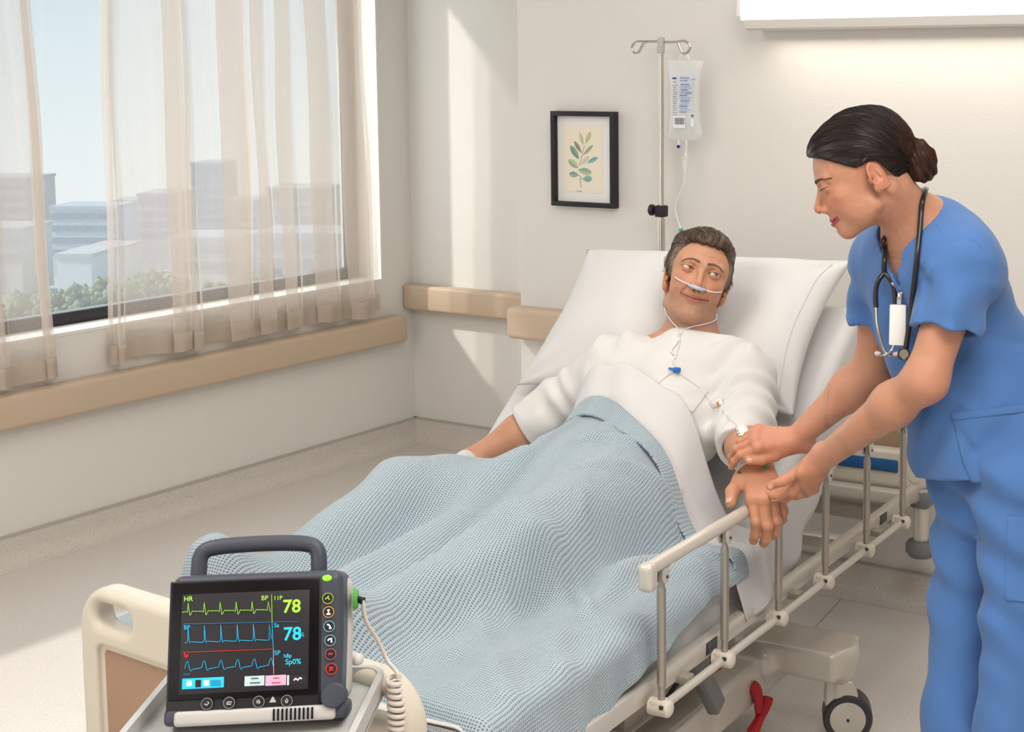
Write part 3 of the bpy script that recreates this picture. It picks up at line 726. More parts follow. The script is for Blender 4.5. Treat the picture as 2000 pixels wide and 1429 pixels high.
sh = grid_mesh('fitted_sheet', P, np.stack([A, Sg], -1)); sh.transform(BEDM)
sh = mobj('fitted_sheet', sh, m_sheet, smooth=True); thick(sh, 0.002, 1)
tag(sh, 'white bed sheet stretched over the mattress, hanging in folds below the side rail', 'bed sheet')
# ------------------------------------------------------------------ pillow: stuffed rectangle with drawn-out corners, dented by head and shoulders
pc = bw(0.02, 1.655, 0.985); pa = rad(42)
px_ = BXV; py_ = BYV * math.cos(pa) + np.array([0, 0, math.sin(pa)]); pz_ = -BYV * math.sin(pa) + np.array([0, 0, math.cos(pa)])
n = 90; U, V = np.meshgrid(np.linspace(-1, 1, n), np.linspace(-1, 1, n), indexing='ij')
def pillow_side(sg):
    r = np.maximum((1 - np.abs(U) ** 2.4), 0) ** 0.55 * np.maximum((1 - np.abs(V) ** 2.4), 0) ** 0.55
    pinch_u = 1 - 0.085 * (1 - U ** 2) * 0 - 0.05 * (1 - np.abs(V) ** 2); pinch_v = 1 - 0.07 * (1 - np.abs(U) ** 2)
    x = U * 0.41 * (1 - 0.085 * (1 - V ** 2)); yv = V * 0.258 * (1 - 0.13 * (1 - U ** 2)) - 0.018 * (U < 0) * U ** 2 * (V > 0) * V
    h = (0.125 if sg > 0 else 0.06) * r
    cx, cy = 0.12, 0.0
    if sg > 0:
        h = h - 0.09 * np.exp(-((x - cx) / 0.12) ** 2 - ((yv - 0.0) / 0.15) ** 2) * r
        h = h - 0.08 * np.exp(-((x - 0.10) / 0.25) ** 2 - ((yv + 0.27) / 0.12) ** 2) * r
        h = h + 0.010 * r * (np.sin(np.hypot(x - cx, yv + .05) * 38 + 3 * np.arctan2(yv + .05, x - cx)) * np.exp(-((np.hypot(x - cx, yv) - 0.2) / 0.09) ** 2)) * 0.6
        h = h + 0.011 * vnoise(np.stack([x * 8 + 3, yv * 10, x * 0 + 4], -1).reshape(-1, 3)).reshape(x.shape) * r
        # corner creases
        for (sx_, sy_) in ((1, 1), (1, -1), (-1, 1), (-1, -1)):
            dx = x - sx_ * 0.40; dy = yv - sy_ * 0.255; a = np.arctan2(dy, dx); h = h + 0.014 * np.sin(a * 9) * np.exp(-np.hypot(dx, dy) / 0.07) * np.minimum(r * 3, 1)
    return x, yv, sg * h
P1 = pillow_side(1); P2 = pillow_side(-1)
def toW(p): return pc + p[0][..., None] * px_ + p[1][..., None] * py_ + p[2][..., None] * pz_
bmx = bmesh.new(); me1 = grid_mesh('pillow', toW(P1)); me2 = grid_mesh('p2', toW(P2)[::-1])
bmx.from_mesh(me1); bmx.from_mesh(me2); bmesh.ops.remove_doubles(bmx, verts=bmx.verts[:], dist=0.0015); mep = bpy.data.meshes.new('pillow'); bmx.to_mesh(mep); bmx.free()
pw = thing('pillow', 'large white cotton pillow behind the patient\'s head', 'pillow', tuple(pc))
mobj('pillowcase', mep, m_pillow, pw, True, True)
# hem seam line along the open side
seam = toW(pillow_side(1)); sm = [seam[-5, j] + pz_ * 0.001 for j in range(3, n - 3, 3)]
MB().tube(sm, 0.0012, 5).build('hem_stitching', mat('stitching', srgb(214, 212, 210), 0.9), pw, True)
# ================================================================== heads and hands (lengths in cm inside the head functions)
def bounded(P, c, r, fn):
    """evaluate fn only near its ball; further out a lower bound is enough"""
    q = sph(P, c, r); out = q + F32(.02); m = q < .02
    if m.any(): out[m] = fn(np.asfortranarray(P[m]))
    return out
def march(f, u, v, d0=1.5, d1=6.0):
    """first point on the surface f = 0 seen through pixel (u, v)"""
    r = ray(u, v); L = np.linalg.norm(r); t = d0
    for _ in range(90):
        d = float(f((CAM + r * t)[None].astype(F32))[0]); t += max(d, .0004) / L * .8
        if d < .0006 or t > d1: break
    return CAM + r * t
def projpx(P):
    q = P - CAM.astype(F32); d = q @ FWD.astype(F32); return CX + FPX * (q @ RGT.astype(F32)) / d, CY - FPX * (q @ UPV.astype(F32)) / d, d
def polydist(X, Y, pts):
    d = None
    for (a, b) in zip(pts[:-1], pts[1:]):
        bx, by = b[0] - a[0], b[1] - a[1]; px, py = X - a[0], Y - a[1]
        h = np.clip((px * bx + py * by) / max(bx * bx + by * by, 1e-9), 0, 1)
        q = np.hypot(px - h * bx, py - h * by); d = q if d is None else np.minimum(d, q)
    return d
def bump2(X, Y, pts, w): return np.exp(-(polydist(X, Y, pts) / w) ** 2)
def lid_curves(K, x):
    """upper and lower lid height over the eye at sideways offset x from the eye centre"""
    t = np.clip(1 - (x / 1.45) ** 2, 0, 1)
    return K['lid_up'] * t ** 0.7 + 0.06 * x, -K['lid_lo'] * t ** 0.8 + 0.06 * x
def face_curves(K):
    s = K['smile']; mz = K['mouth_z']; cw = K['mouth_w']
    up = [(0, mz + .42), (0.55, mz + .52), (cw * .62, mz + .36 + s * .3), (cw, mz + .05 + s)]
    lo = [(0, mz - .48), (cw * .45, mz - .42 + s * .15), (cw * .95, mz + s * .85)]
    ln = [(0, mz), (cw * .5, mz + .02 + s * .22), (cw * .85, mz + s * .68), (cw * 1.05, mz + s * 1.08)]
    return up, lo, ln
def head_d(Q0, K):
    """distance to a head; Q0 in cm: x to its side, y to the face, z up, eyes at z = 0"""
    Q = np.array(Q0, order='F'); Q[:, 0] = np.abs(Q[:, 0]); X, Y, Z = Q[:, 0], Q[:, 1], Q[:, 2]
    cz = K['chin_z']; jw = K['jaw']
    d = ell(Q, (0, -0.9, 3.3), (7.3, 9.3, 7.9))
    d = smin(d, ell(Q, (0, 3.1, 1.6), (6.4, 5.9, 5.6)), 2.5)
    d = smin(d, ell(Q, (0, 3.3, -3.4), (5.7, 5.0, 5.6)), 2.5)
    d = smin(d, ell(Q, (0, 3.3, cz + 3.6), (4.3 * jw, 4.6, 3.0)), 2.0)
    d = smin(d, cap(Q, (0.9, 6.9, cz + 1.75), (4.9 * jw, 0.9, cz + 4.4), 1.75, 1.55), 2.0)
    d = smin(d, ell(Q, (0, K['chin_y'], cz + 1.55), (1.9 * jw, 1.6, 1.5)), 1.4)
    d = smin(d, ell(Q, (4.2, 5.9, -2.5), (1.8, 1.8, 1.5)), 2.0)
    d = smin(d, cap(Q, (0.8, 8.75, 1.35), (4.4, 7.5, 1.7), K['brow'], K['brow'] * .8), 1.4)
    d = ssub(d, ell(Q, (3.1, 9.9, 0.0), (1.7, 1.7, 1.0)), 1.3)
    d = smin(d, ell(Q, (0, 6.8, K['mouth_z'] + .2), (3.0, 2.65, 2.5)), 1.6)
    d = smin(d, ell(Q, (0, 5.6, -3.9), (3.5, 3.75, 3.0)), 1.6)
    d = smin(d, ell(Q, (2.6, 6.4, -3.7), (2.0, 2.3, 2.1)), 1.4)
    d = smin(d, ell(Q, (3.6, 4.6, -5.2), (2.1, 2.5, 2.6)), 1.8)
    # nose
    tz = K['nose_z']; ty = K['nose_y']
    n = cap(Q, (0, 8.7, 0.5), (0, ty - .35, tz + .55), 0.58, 0.74)
    n = smin(n, ell(Q, (0, ty - .55, tz), (.78, .85, .72)), 0.5)
    n = smin(n, ell(Q, (1.02, ty - 1.5, tz - .35), (.68, .95, .66)), 0.45)
    d = smin(d, cap(Q, (0, 7.3, .3), (0, 8.3, -4.0), 1.1, 1.5), 1.0)
    d = smin(d, n, 0.9)
    d = ssub(d, ell(Q, (.50, ty - 1.2, tz - .92), (.27, .42, .32)), 0.22)
    # eyes: lids over the eyeball, opened along the lid line
    ec = np.array([3.15, 7.75, 0.0]); lid = sph(Q, ec, 1.36)
    d = smin(d, lid, 0.45)
    up, lo = lid_curves(K, X - ec[0])
    al = np.maximum(np.maximum(Z - up, lo - Z), np.abs(X - ec[0]) - 1.42)
    d = ssub(d, np.maximum(al, 7.9 - Y), 0.10)
    fr = sstep(5.0, 6.5, Y)
    # upper lid fold, under-eye fold, lips, mouth line, smile folds
    d = d + fr * 0.16 * bump2(X, Z, [(1.7, .55), (2.6, K['lid_up'] + .55), (3.6, K['lid_up'] + .5), (4.6, .35)], .16)
    d = d + fr * K['bag'] * bump2(X, Z, [(2.0, -.85), (3.1, -1.3), (4.3, -.9)], .18)
    u, l, ln = face_curves(K)
    d = d - fr * K.get('lipk', 1.0) * (0.22 * bump2(X, Z, u, .32) + 0.27 * bump2(X, Z, l, .36))
    d = d + fr * 0.34 * bump2(X, Z, ln, .11)
    d = d + fr * K['fold'] * bump2(X, Z, [(1.75, tz + .1), (2.6, tz - .9), (3.25, K['mouth_z'] + .9)], .26)
    d = d - fr * K['fold'] * 1.5 * bump2(X, Z, [(3.1, tz + .2), (4.0, tz - .9)], .9)
    d = d + fr * K['fold'] * .3 * bump2(X, Z, [(4.3, tz - 1.2), (4.6, K['mouth_z'] + .2), (4.4, K['mouth_z'] - 1.2)], .30)
    d = d + fr * 0.15 * bump2(X, Z, [(0, K['mouth_z'] - 1.45), (1.0, K['mouth_z'] - 1.4)], .4)
    d = d + fr * 0.07 * bump2(X, Z, [(0, tz - 1.2), (0, K['mouth_z'] + .7)], .22)
    if K['wrinkle']:
        for i, zz in enumerate((3.6, 4.35, 5.1)): d = d + fr * K['wrinkle'] * bump2(X, Z, [(0, zz - .12), (1.6, zz + .06), (3.2, zz + .12), (4.6, zz - .45)], .10)
        for a in ((5.2, .35), (5.3, -.1), (5.1, -.6)): d = d + fr * K['wrinkle'] * .8 * bump2(X, Z, [(4.75, a[1] * .6), (5.7, a[1] * 1.5)], .08)
        d = d + fr * K['wrinkle'] * bump2(X, Z, [(.55, 1.0), (.6, 2.3)], .12)
    # ears
    R = np.array(Euler((rad(-14), 0, rad(-24))).to_matrix())
    e = ell(Q, (7.2, -1.3, -1.3), (.55, 1.7, 2.95), R)
    e = smin(e, ell(Q, (7.05, -.65, -3.6), (.48, .75, .95), R), .6)
    e = ssub(e, ell(Q, (7.92, -1.15, -0.75), (.66, 1.12, 1.95), R), .22)
    e = smin(e, cap(Q, (7.25, -2.0, -1.6), (7.25, -1.0, .7), .24, .18), .3)
    e = ssub(e, ell(Q, (7.72, -.6, -1.75), (.5, .55, .75)), .25)
    e = smin(e, cap(Q, (7.1, .35, -1.5), (7.15, .15, -2.2), .28, .28), .3)
    d = smin(d, e, 0.45)
    return d
def face_color(Q0, K, skin, lip, blush, beard=None):
    Q = Q0.copy(); X = np.abs(Q[:, 0]); Y, Z = Q[:, 1], Q[:, 2]; fr = sstep(4.5, 6.5, Y)
    c = np.tile(np.asarray(skin[:3]), (len(Q), 1)).astype(float)
    def mix(m, col):
        nonlocal c
        m = np.clip(m, 0, 1)[:, None]; c = c * (1 - m) + np.asarray(col[:3]) * m
    nz = vnoise(Q * 1.7)
    c *= (1 + 0.05 * nz)[:, None]
    mix(0.55 * fr * np.exp(-(((X - 4.3) / 1.9) ** 2 + ((Z + 3.2) / 1.9) ** 2)), blush)
    mix(0.45 * np.exp(-((X / 1.5) ** 2 + ((Z - K['nose_z']) / 1.2) ** 2)) * fr, blush)
    mix(0.3 * sstep(6.6, 7.4, X) * (Y < 2) * (Z < 2.5), blush)
    mix(0.35 * fr * np.exp(-(((X - 3.15) / 1.8) ** 2 + ((Z + .2) / 1.2) ** 2)), blush)
    u, l, ln = face_curves(K)
    m = np.maximum(sstep(.5, .28, polydist(X, Z, u)), sstep(.55, .32, polydist(X, Z, l))) * fr
    mix(m, lip); mix(0.6 * np.exp(-(polydist(X, Z, ln) / .1) ** 2) * fr, [q * .35 for q in lip[:3]])
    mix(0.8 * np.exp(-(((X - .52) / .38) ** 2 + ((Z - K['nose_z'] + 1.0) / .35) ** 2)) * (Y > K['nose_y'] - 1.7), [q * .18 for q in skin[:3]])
    up, lo = lid_curves(K, X - 3.15)
    lidline = np.minimum(np.abs(Z - up), 9); mix(K.get('lash', .8) * np.exp(-(lidline / .10) ** 2) * (np.abs(X - 3.2) < 1.5) * fr, (.03, .02, .018))
    mix(.4 * np.exp(-((Z - lo) / .10) ** 2) * (np.abs(X - 3.2) < 1.4) * fr, [q * .45 for q in skin[:3]])
    if beard is not None:
        b = sstep(-5.2, -7.2, Z + .25 * np.maximum(X - 3.5, 0) * -1.2) * sstep(-1.0, 2.0, Y) * (1 - m)
        mix(0.42 * b * (0.8 + 0.4 * nz), beard)
    return c
def eyeball(parent, name, center, fwd, r, iris):
    n, mm = 40, 24; V = []; Fc = []; C = []
    f = Vector(unit(fwd)); q = Vector((0, 0, 1)).rotation_difference(f)
    me = MB(); me.sphere((0, 0, 0), r, n, mm)
    o = me.build(name, None, parent, False, True)
    d = o.data; N_ = len(d.vertices); a = d.attributes.new('Col', 'FLOAT_COLOR', 'POINT'); cols = np.ones((N_, 4), np.float32)
    for i, v in enumerate(d.vertices):
        ang = math.acos(max(-1, min(1, v.co.z / r)))
        if ang < 0.22: c = (.006, .005, .005)
        elif ang < 0.52: c = tuple(x * (1.1 - abs(ang - .33)) for x in iris)
        elif ang < 0.59: c = tuple(x * .3 for x in iris)
        else: c = (.62, .56, .52)
        cols[i, :3] = c
    a.data.foreach_set('color', cols.ravel())
    d.transform(q.to_matrix().to_4x4()); d.transform(Matrix.Translation(center)); d.transform(inv_of(parent))
    d.materials.append(m_eye); return o
def strands(parent, name, f, seeds, field, col_of, mt, steps=14, step=.005, lift=.0009, r=.00028, seed=1, jit=.25):
    """fine hairs laid along the surface f = 0, following a direction field"""
    rs = np.random.RandomState(seed); P = seeds.astype(F32).copy(); n = len(P); path = []; bias = rs.normal(scale=jit, size=(n, 3)); lf = lift * rs.uniform(.1, 1.6, n)
    E3 = np.eye(3, dtype=F32) * F32(.0008)
    for k in range(steps):
        d0 = par(f, P); G = np.stack([par(f, P + E3[i]) - d0 for i in range(3)], 1); G /= np.maximum(np.linalg.norm(G, axis=1, keepdims=True), 1e-9)
        tgt = lf * math.sin(PI * min(1, .15 + k / steps)) ; P = P - G * (d0 * 1.15 - tgt)[:, None]
        path.append(P.copy()); D = field(P) + bias * .35; D = D - G * (D * G).sum(1, keepdims=True); D /= np.maximum(np.linalg.norm(D, axis=1, keepdims=True), 1e-9); P = (P + D * step).astype(F32)
    path = np.stack(path, 1); T = np.gradient(path, axis=1); T /= np.maximum(np.linalg.norm(T, axis=2, keepdims=True), 1e-9)
    a = np.cross(T, np.array([.3, .5, .81])); a /= np.maximum(np.linalg.norm(a, axis=2, keepdims=True), 1e-9); b = np.cross(T, a)
    wd = (r * np.sin(np.linspace(.35, PI - .12, steps)) ** .6)[None, :, None]
    ring = np.stack([path + wd * (a * math.cos(q) + b * math.sin(q)) for q in (0, 2 * PI / 3, 4 * PI / 3)], 2)       # n, steps, 3, 3
    idx = np.arange(n * steps * 3).reshape(n, steps, 3); F_ = []
    for j in range(3): F_.append(np.stack([idx[:, :-1, j], idx[:, 1:, j], idx[:, 1:, (j + 1) % 3], idx[:, :-1, (j + 1) % 3]], -1).reshape(-1, 4))
    C = np.repeat(col_of(seeds, rs)[:, None, :], steps * 3, 1).reshape(-1, 3)
    o = mobj(name, mesh_from(name, ring.reshape(-1, 3), np.concatenate(F_), colors=C), mt, parent, True, True); o['kind'] = 'stuff'; return o
def attr_mat(name, rough, spec=0.5, sss=0.0, bump=None, stretch=None, coat=0.0, scale=0.012):
    m = mat(name, (1, 1, 1, 1), rough, spec=spec, sss=sss, bump=bump, coat=coat); N, L = nodes(m); b = N['Principled BSDF']
    a = N.new('ShaderNodeAttribute'); a.attribute_name = 'Col'; L.new(a.outputs['Color'], b.inputs['Base Color'])
    if sss: b.inputs['Subsurface Scale'].default_value = scale
    return m
m_skin = attr_mat('skin', 0.47, 0.4, 0.22, (420, 0.22)); m_eye = attr_mat('eye', 0.08, 0.6, 0, None, coat=0.6)
m_hair = attr_mat('hair', 0.42, 0.45)
def hand_d(P, W, fwd, up, side, pose, s=1.0, thumb=None, fat=1.06):
    """distance to a hand; W wrist, fwd towards the knuckles, up the back of the hand, side +1/-1 the thumb's side; pose = flexions per finger"""
    f = unit(fwd); u = np.asarray(up, float); u = unit(u - f * (u @ f)); x = np.cross(f, u) * side        # thumb side
    def L(a, b, c): return np.asarray(W) + (x * a + f * b + u * c) * s
    k = 0.012 * s
    d = cap(P, L(0, -0.03, 0), L(0, 0.012, 0), .0265 * s, .027 * s)
    mc = [(0.027, 0.088), (0.008, 0.093), (-0.011, 0.089), (-0.028, 0.080)]
    rr = [q * fat for q in (.0098, .0102, .0095, .0085)]; ln = [(.044, .027, .022), (.049, .031, .023), (.044, .029, .022), (.035, .021, .020)]
    for (mx, my), r in zip(mc, rr):
        d = smin(d, cap(P, L(mx * .55, 0.012, 0.002), L(mx, my, 0.001), .0165 * s, (r + .0028) * s), .016 * s)
    d = smin(d, cap(P, L(.012, .03, -.007), L(.0, .065, -.005), .016 * s, .014 * s), .015 * s)
    nails = []
    for i, ((mx, my), r) in enumerate(zip(mc, rr)):
        a1, a2, a3, sp = pose[i]; p = L(mx, my, 0.001); ang = 0; dirx = f * math.cos(sp) + x * math.sin(sp); rad_ = r * s; dd = None
        for seg, a in zip(ln[i], (a1, a2, a3)):
            ang += a; dv = dirx * math.cos(ang) - u * math.sin(ang); q = p + dv * seg * s
            c = cap(P, p, q, rad_, rad_ * .90)
            tj = (P[:, 0] - F32(q[0])) * F32(dv[0]) + (P[:, 1] - F32(q[1])) * F32(dv[1]) + (P[:, 2] - F32(q[2])) * F32(dv[2])
            for o_, a_ in ((0, .0006), (.0034, .0004), (-.0034, .0004)): c = c + a_ * np.exp(-((tj - o_) / .0011) ** 2)
            dd = c if dd is None else smin(dd, c, .003 * s); 
            lastp, lastd, lastu = q, dv, dirx * math.sin(ang) + u * math.cos(ang); p = q; rad_ *= .90
            dd = smin(dd, sph(P, q, rad_ * 1.03), .003 * s)
        nails.append((lastp, lastd, lastu, rad_)); d = smin(d, dd, .0045 * s)
        d = smin(d, sph(P, L(mx, my, .003), (r + .0025) * s), .006 * s)
    # thumb: three explicit points from its root at the side of the palm
    t = thumb; pts = [L(.016, .016, -.006)] + [L(*q) for q in t]; rs = [.0165 * s, .0135 * s * fat, .0112 * s * fat, .0088 * s * fat]
    td = cap(P, pts[0], pts[1], rs[0], rs[1]); td = smin(td, cap(P, pts[1], pts[2], rs[1] * .93, rs[2]), .006 * s); td = smin(td, cap(P, pts[2], pts[3], rs[2], rs[3]), .005 * s)
    d = smin(d, td, .012 * s)
    dv = unit(pts[3] - pts[2]); uu = unit(u + x * .6 - dv * (dv @ (u + x * .6))); nails.append((pts[3], dv, uu, rs[3]))
    hand_d.nails = nails
    return d
def nail_parts(nails, parent, mt):
    for (p, dv, uu, r) in nails:
        sd = np.cross(dv, uu); A = []
        for i in range(6):
            row = []
            for j in range(7):
                b = (i / 5 - .5) * r * 1.5; a = (j / 6 - .5) * 1.5 * math.sqrt(max(.12, 1 - (max(0, i - 2) / 3.4) ** 2))
                row.append(p + dv * (b - r * .05) + (uu * math.cos(a) + sd * math.sin(a)) * (r * 1.05) - uu * max(0, i - 4) * r * .1)
            A.append(row)
        o = mobj('fingernail', grid_mesh('fingernail', np.array(A)), mt, parent, True, True); thick(o, 0.0006, 1)
# ================================================================== the patient
man = thing('person', 'patient in a white short-sleeved gown lying propped up in bed, wearing a nasal tube', 'person', tuple(bw(0.11, 1.05, 0.56)))
def B(x, y, z): return bw(x, y, z)
MK = dict(chin_z=-12.2, jaw=1.0, chin_y=7.2, brow=.85, mouth_z=-7.1, mouth_w=3.15, smile=.80, nose_z=-4.2, nose_y=11.3, lid_up=.42, lid_lo=.30, bag=.10, fold=.22, wrinkle=.085, lash=.7, lipk=.75)
MHS = 1.07 / 100.0
mh_c = at(1370, 529, 3.76)                                 # between the eyes, on the face's midline, shifted back below
vd = unit(ray(1370, 529)); upc = unit(UPV - vd * (UPV @ vd)); rgc = np.cross(vd, upc)
rl_ = rad(-15); u0 = upc * math.cos(rl_) - rgc * math.sin(rl_); r0 = rgc * math.cos(rl_) + upc * math.sin(rl_)
pt = rad(14); MF = unit(-vd * math.cos(pt) + u0 * math.sin(pt)); MU = unit(u0 * math.cos(pt) + vd * math.sin(pt)); MX = np.cross(MF, MU)
yw_ = rad(-3); MF, MX = MF * math.cos(yw_) + MX * math.sin(yw_), MX * math.cos(yw_) - MF * math.sin(yw_)
MHO = mh_c - MF * 8.6 * MHS; MHM = basis(MX, MF, MU)
def to_mh(P): return ((P - MHO.astype(F32)) @ MHM.astype(F32) / F32(MHS)).astype(F32)
def mhw(x, y, z): return MHO + (MX * x + MF * y + MU * z) * MHS
def mhd(P): return bounded(P, mhw(0, 0, -1), .145, lambda p: head_d(to_mh(p), MK) * MHS)
J = dict(pel=B(.10, 1.04, .665), wai=B(.11, 1.20, .715), che=B(.115, 1.345, .835), upc=B(.12, 1.425, .895), nkb=B(.13, 1.485, .95),
         rsh=B(-.075, 1.40, .885), lsh=at(1462, 735, 3.71), rel=B(-.25, 1.35, .745), rwr=B(-.37, 1.235, .665), lel=at(1452, 858, 3.53), lwr=at(1474, 908, 3.32))
nk_top = mhw(0, -3.0, -6.5)
bax = unit(np.array(J['upc'] - J['wai'])); bside = BXV; bfr = np.cross(bside, bax); BR_ = basis(bside, bax, bfr)
def man_torso(P, g=0.0):
    d = ell(P, J['pel'], (.185 + g, .16 + g, .115 + g), basis(BXV, BYV, (0, 0, 1)))
    d = smin(d, ell(P, J['wai'], (.165 + g, .16 + g, .095 + g), BR_), .10)
    d = smin(d, ell(P, J['che'], (.175 + g, .17 + g, .12 + g), BR_), .10)
    d = smin(d, cap(P, J['rsh'] + (J['upc'] - J['rsh']) * .25, J['lsh'] + (J['upc'] - J['lsh']) * .25, .078 + g, .078 + g), .08)
    return d
LEGS = [([B(.0, 1.0, .665), B(-.17, .68, .725), B(-.20, .30, .62)], [.088, .056, .040]), ([B(.20, 1.0, .675), B(.185, .62, .705), B(.09, .27, .61)], [.088, .058, .040])]
FEET = [(B(-.20, .27, .62), B(-.235, .19, .715)), (B(.10, .25, .605), B(.08, .18, .665))]
HW = J['lwr']; hfw = unit(at(1497, 970, 3.245) - HW); hup = unit(UPV * .75 - vd * .62 + RGT * .10)
MPOSE = [(.55, .78, .50, .05), (.58, .85, .55, .01), (.62, .85, .55, -.02), (.64, .85, .55, -.06)]
MTH = [(.036, .030, -.006), (.058, .054, -.010), (.068, .080, -.012)]
def man_lhand(P): return bounded(P, HW + hfw * .07, .14, lambda p: hand_d(p, HW, hfw, hup, 1, MPOSE, 1.14, MTH, 1.16))
RW_ = J['rwr']; rfw = unit(B(-.36, 1.05, .63) - RW_)
def man_skin(P):
    d = mhd(P)
    d = smin(d, cap(P, nk_top, J['nkb'], .050, .060), .05)
    d = smin(d, cap(P, mhw(0, 2.0, -8.8), J['nkb'] + MF * .02, .040, .046), .03)
    d = smin(d, cap(P, mhw(4.4, -3.5, -6), J['nkb'] + BXV * .03 + MF * .03, .016, .018), .02)
    d = smin(d, cap(P, mhw(-4.4, -3.5, -6), J['nkb'] - BXV * .03 + MF * .03, .016, .018), .02)
    d = smin(d, cap(P, J['nkb'], J['upc'], .075, .085), .05)
    d = smin(d, man_torso(P), .05)
    for sh, el, wr in (('rsh', 'rel', 'rwr'), ('lsh', 'lel', 'lwr')):
        S, E_, W_ = J[sh], J[el], J[wr]; mid = S + (E_ - S) * .5; fm = E_ + (W_ - E_) * .3
        d = smin(d, cap(P, S, E_, .053, .044), .05); d = smin(d, cap(P, E_, fm, .043, .045), .03); d = smin(d, cap(P, fm, W_, .045, .028), .03)
    d = smin(d, man_lhand(P), .012)
    d = smin(d, bounded(P, RW_ + rfw * .07, .14, lambda p: hand_d(p, RW_, rfw, hup, -1, [(.2, .3, .2, .05), (.2, .3, .2, 0), (.2, .3, .2, -.04), (.2, .3, .2, -.1)], 1.02, [(.036, .04, -.01), (.05, .07, -.016), (.052, .096, -.02)])), .012)
    for pts, rs in LEGS: d = smin(d, chain(P, pts, rs, .03), .05)
    for a, b in FEET: d = smin(d, cap(P, a, b, .04, .03), .03)
    return d
M_SKIN = srgb(199, 146, 116)
def near(c, r): c = np.asarray(c); return c - r, c + r
hl, hh = near(mhw(0, 0, -1.5), .155)
p1 = mesh_sdf(man_skin, hl, hh, .0017)
ll, lh = near(HW + hfw * .06, .15)
def coarse_rest(f, lo, hi, res, boxes):
    """the rest of a body, meshed coarser and left out where the finer boxes take over"""
    V, Fc = mesh_sdf(f, lo, hi, res); ins = np.zeros(len(V), bool); deep = np.zeros(len(V), bool)
    for l, h_ in boxes: ins |= ((V > l) & (V < h_)).all(1); deep |= ((V > np.asarray(l) + .012) & (V < np.asarray(h_) - .012)).all(1)
    P = V[ins].astype(F32); e = F32(.002); d0 = par(f, P); G = np.stack([par(f, P + np.eye(3, dtype=F32)[i] * e) - d0 for i in range(3)], 1); G /= np.maximum(np.linalg.norm(G, axis=1, keepdims=True), 1e-9)
    V[ins] -= G * .0009
    Fc = Fc[~deep[Fc].all(1)]; used = np.unique(Fc); mp = np.full(len(V), -1); mp[used] = np.arange(len(used)); return V[used], mp[Fc]
p2 = mesh_sdf(man_skin, ll, lh, .0017); nails_m = None
man_lhand(HW[None].astype(F32)); nails_m = hand_d.nails
bbl = np.array(bl(np.zeros(3))) * 0
p3 = coarse_rest(man_skin, B(-.75, .05, .4) - .02, B(.75, 1.75, 1.15) + .02, .006, ((hl, hh), (ll, lh)))
V, Fc = join_parts([p1, p2, p3])
lc = to_mh(V.astype(F32)); inhead = (np.abs(lc) < 15).all(1)
cols = np.tile(M_SKIN[:3], (len(V), 1)) * (1 + .06 * vnoise(V.astype(F32) * 60))[:, None]
hd = face_color(lc, MK, M_SKIN, srgb(180, 116, 96), srgb(194, 122, 94), srgb(150, 124, 108))
cols[inhead] = hd[inhead]
dk = np.linalg.norm(V - (HW + hfw * .1), axis=1); w_ = sstep(.16, .08, dk)[:, None] * .6; cols = cols * (1 - w_) + np.array(srgb(204, 142, 108)[:3]) * w_
mobj('body', mesh_from('body', V, Fc, colors=cols), m_skin, man, True, True)
m_nail = mat('nail', srgb(214, 162, 138), 0.3, coat=0.2)
nail_parts(nails_m, man, m_nail)
gz_m = unit(MF * .86 + rgc * .42 + upc * .28)
for sx_ in (-1, 1): eyeball(man, 'eye', mhw(sx_ * 3.15, 7.72, 0), gz_m, 1.24 * MHS, (.17, .10, .06))
# eyebrows and hair: shells over the skull with combed ridges, greying at the temples
def brow_mesh(toh, hw, K, pts, rr, res, thickness, bendd):
    def f(P):
        Q = toh(P); Q[:, 0] = np.abs(Q[:, 0]); hd_ = head_d(Q, K)
        r = polydist(Q[:, 0], Q[:, 2], pts); wdt = rr * np.interp(Q[:, 0], [pts[0][0], pts[-1][0]], [1, .35])
        q = np.maximum(hd_ - thickness * (1 + .6 * np.sin(Q[:, 0] * 16 + Q[:, 2] * 11)), (r - wdt)); q = np.maximum(q, 3.6 - Q[:, 1]); q = np.maximum(q, -hd_ - .15)
        return q * MHS
    lo, hi = near(hw(0, 8, 1.6), .075)
    return mesh_sdf(f, lo, hi, res)
V, Fc = brow_mesh(to_mh, mhw, MK, [(1.2, 1.75), (2.5, 2.15), (3.9, 2.0), (5.0, 1.2)], .33, .0012, .10, 0)
mobj('eyebrows', mesh_from('eyebrows', V, Fc, colors=np.tile(srgb(100, 78, 62)[:3], (len(V), 1)) * (1 + .3 * vnoise((V * 900).astype(F32)))[:, None]), m_hair, man, True, True)
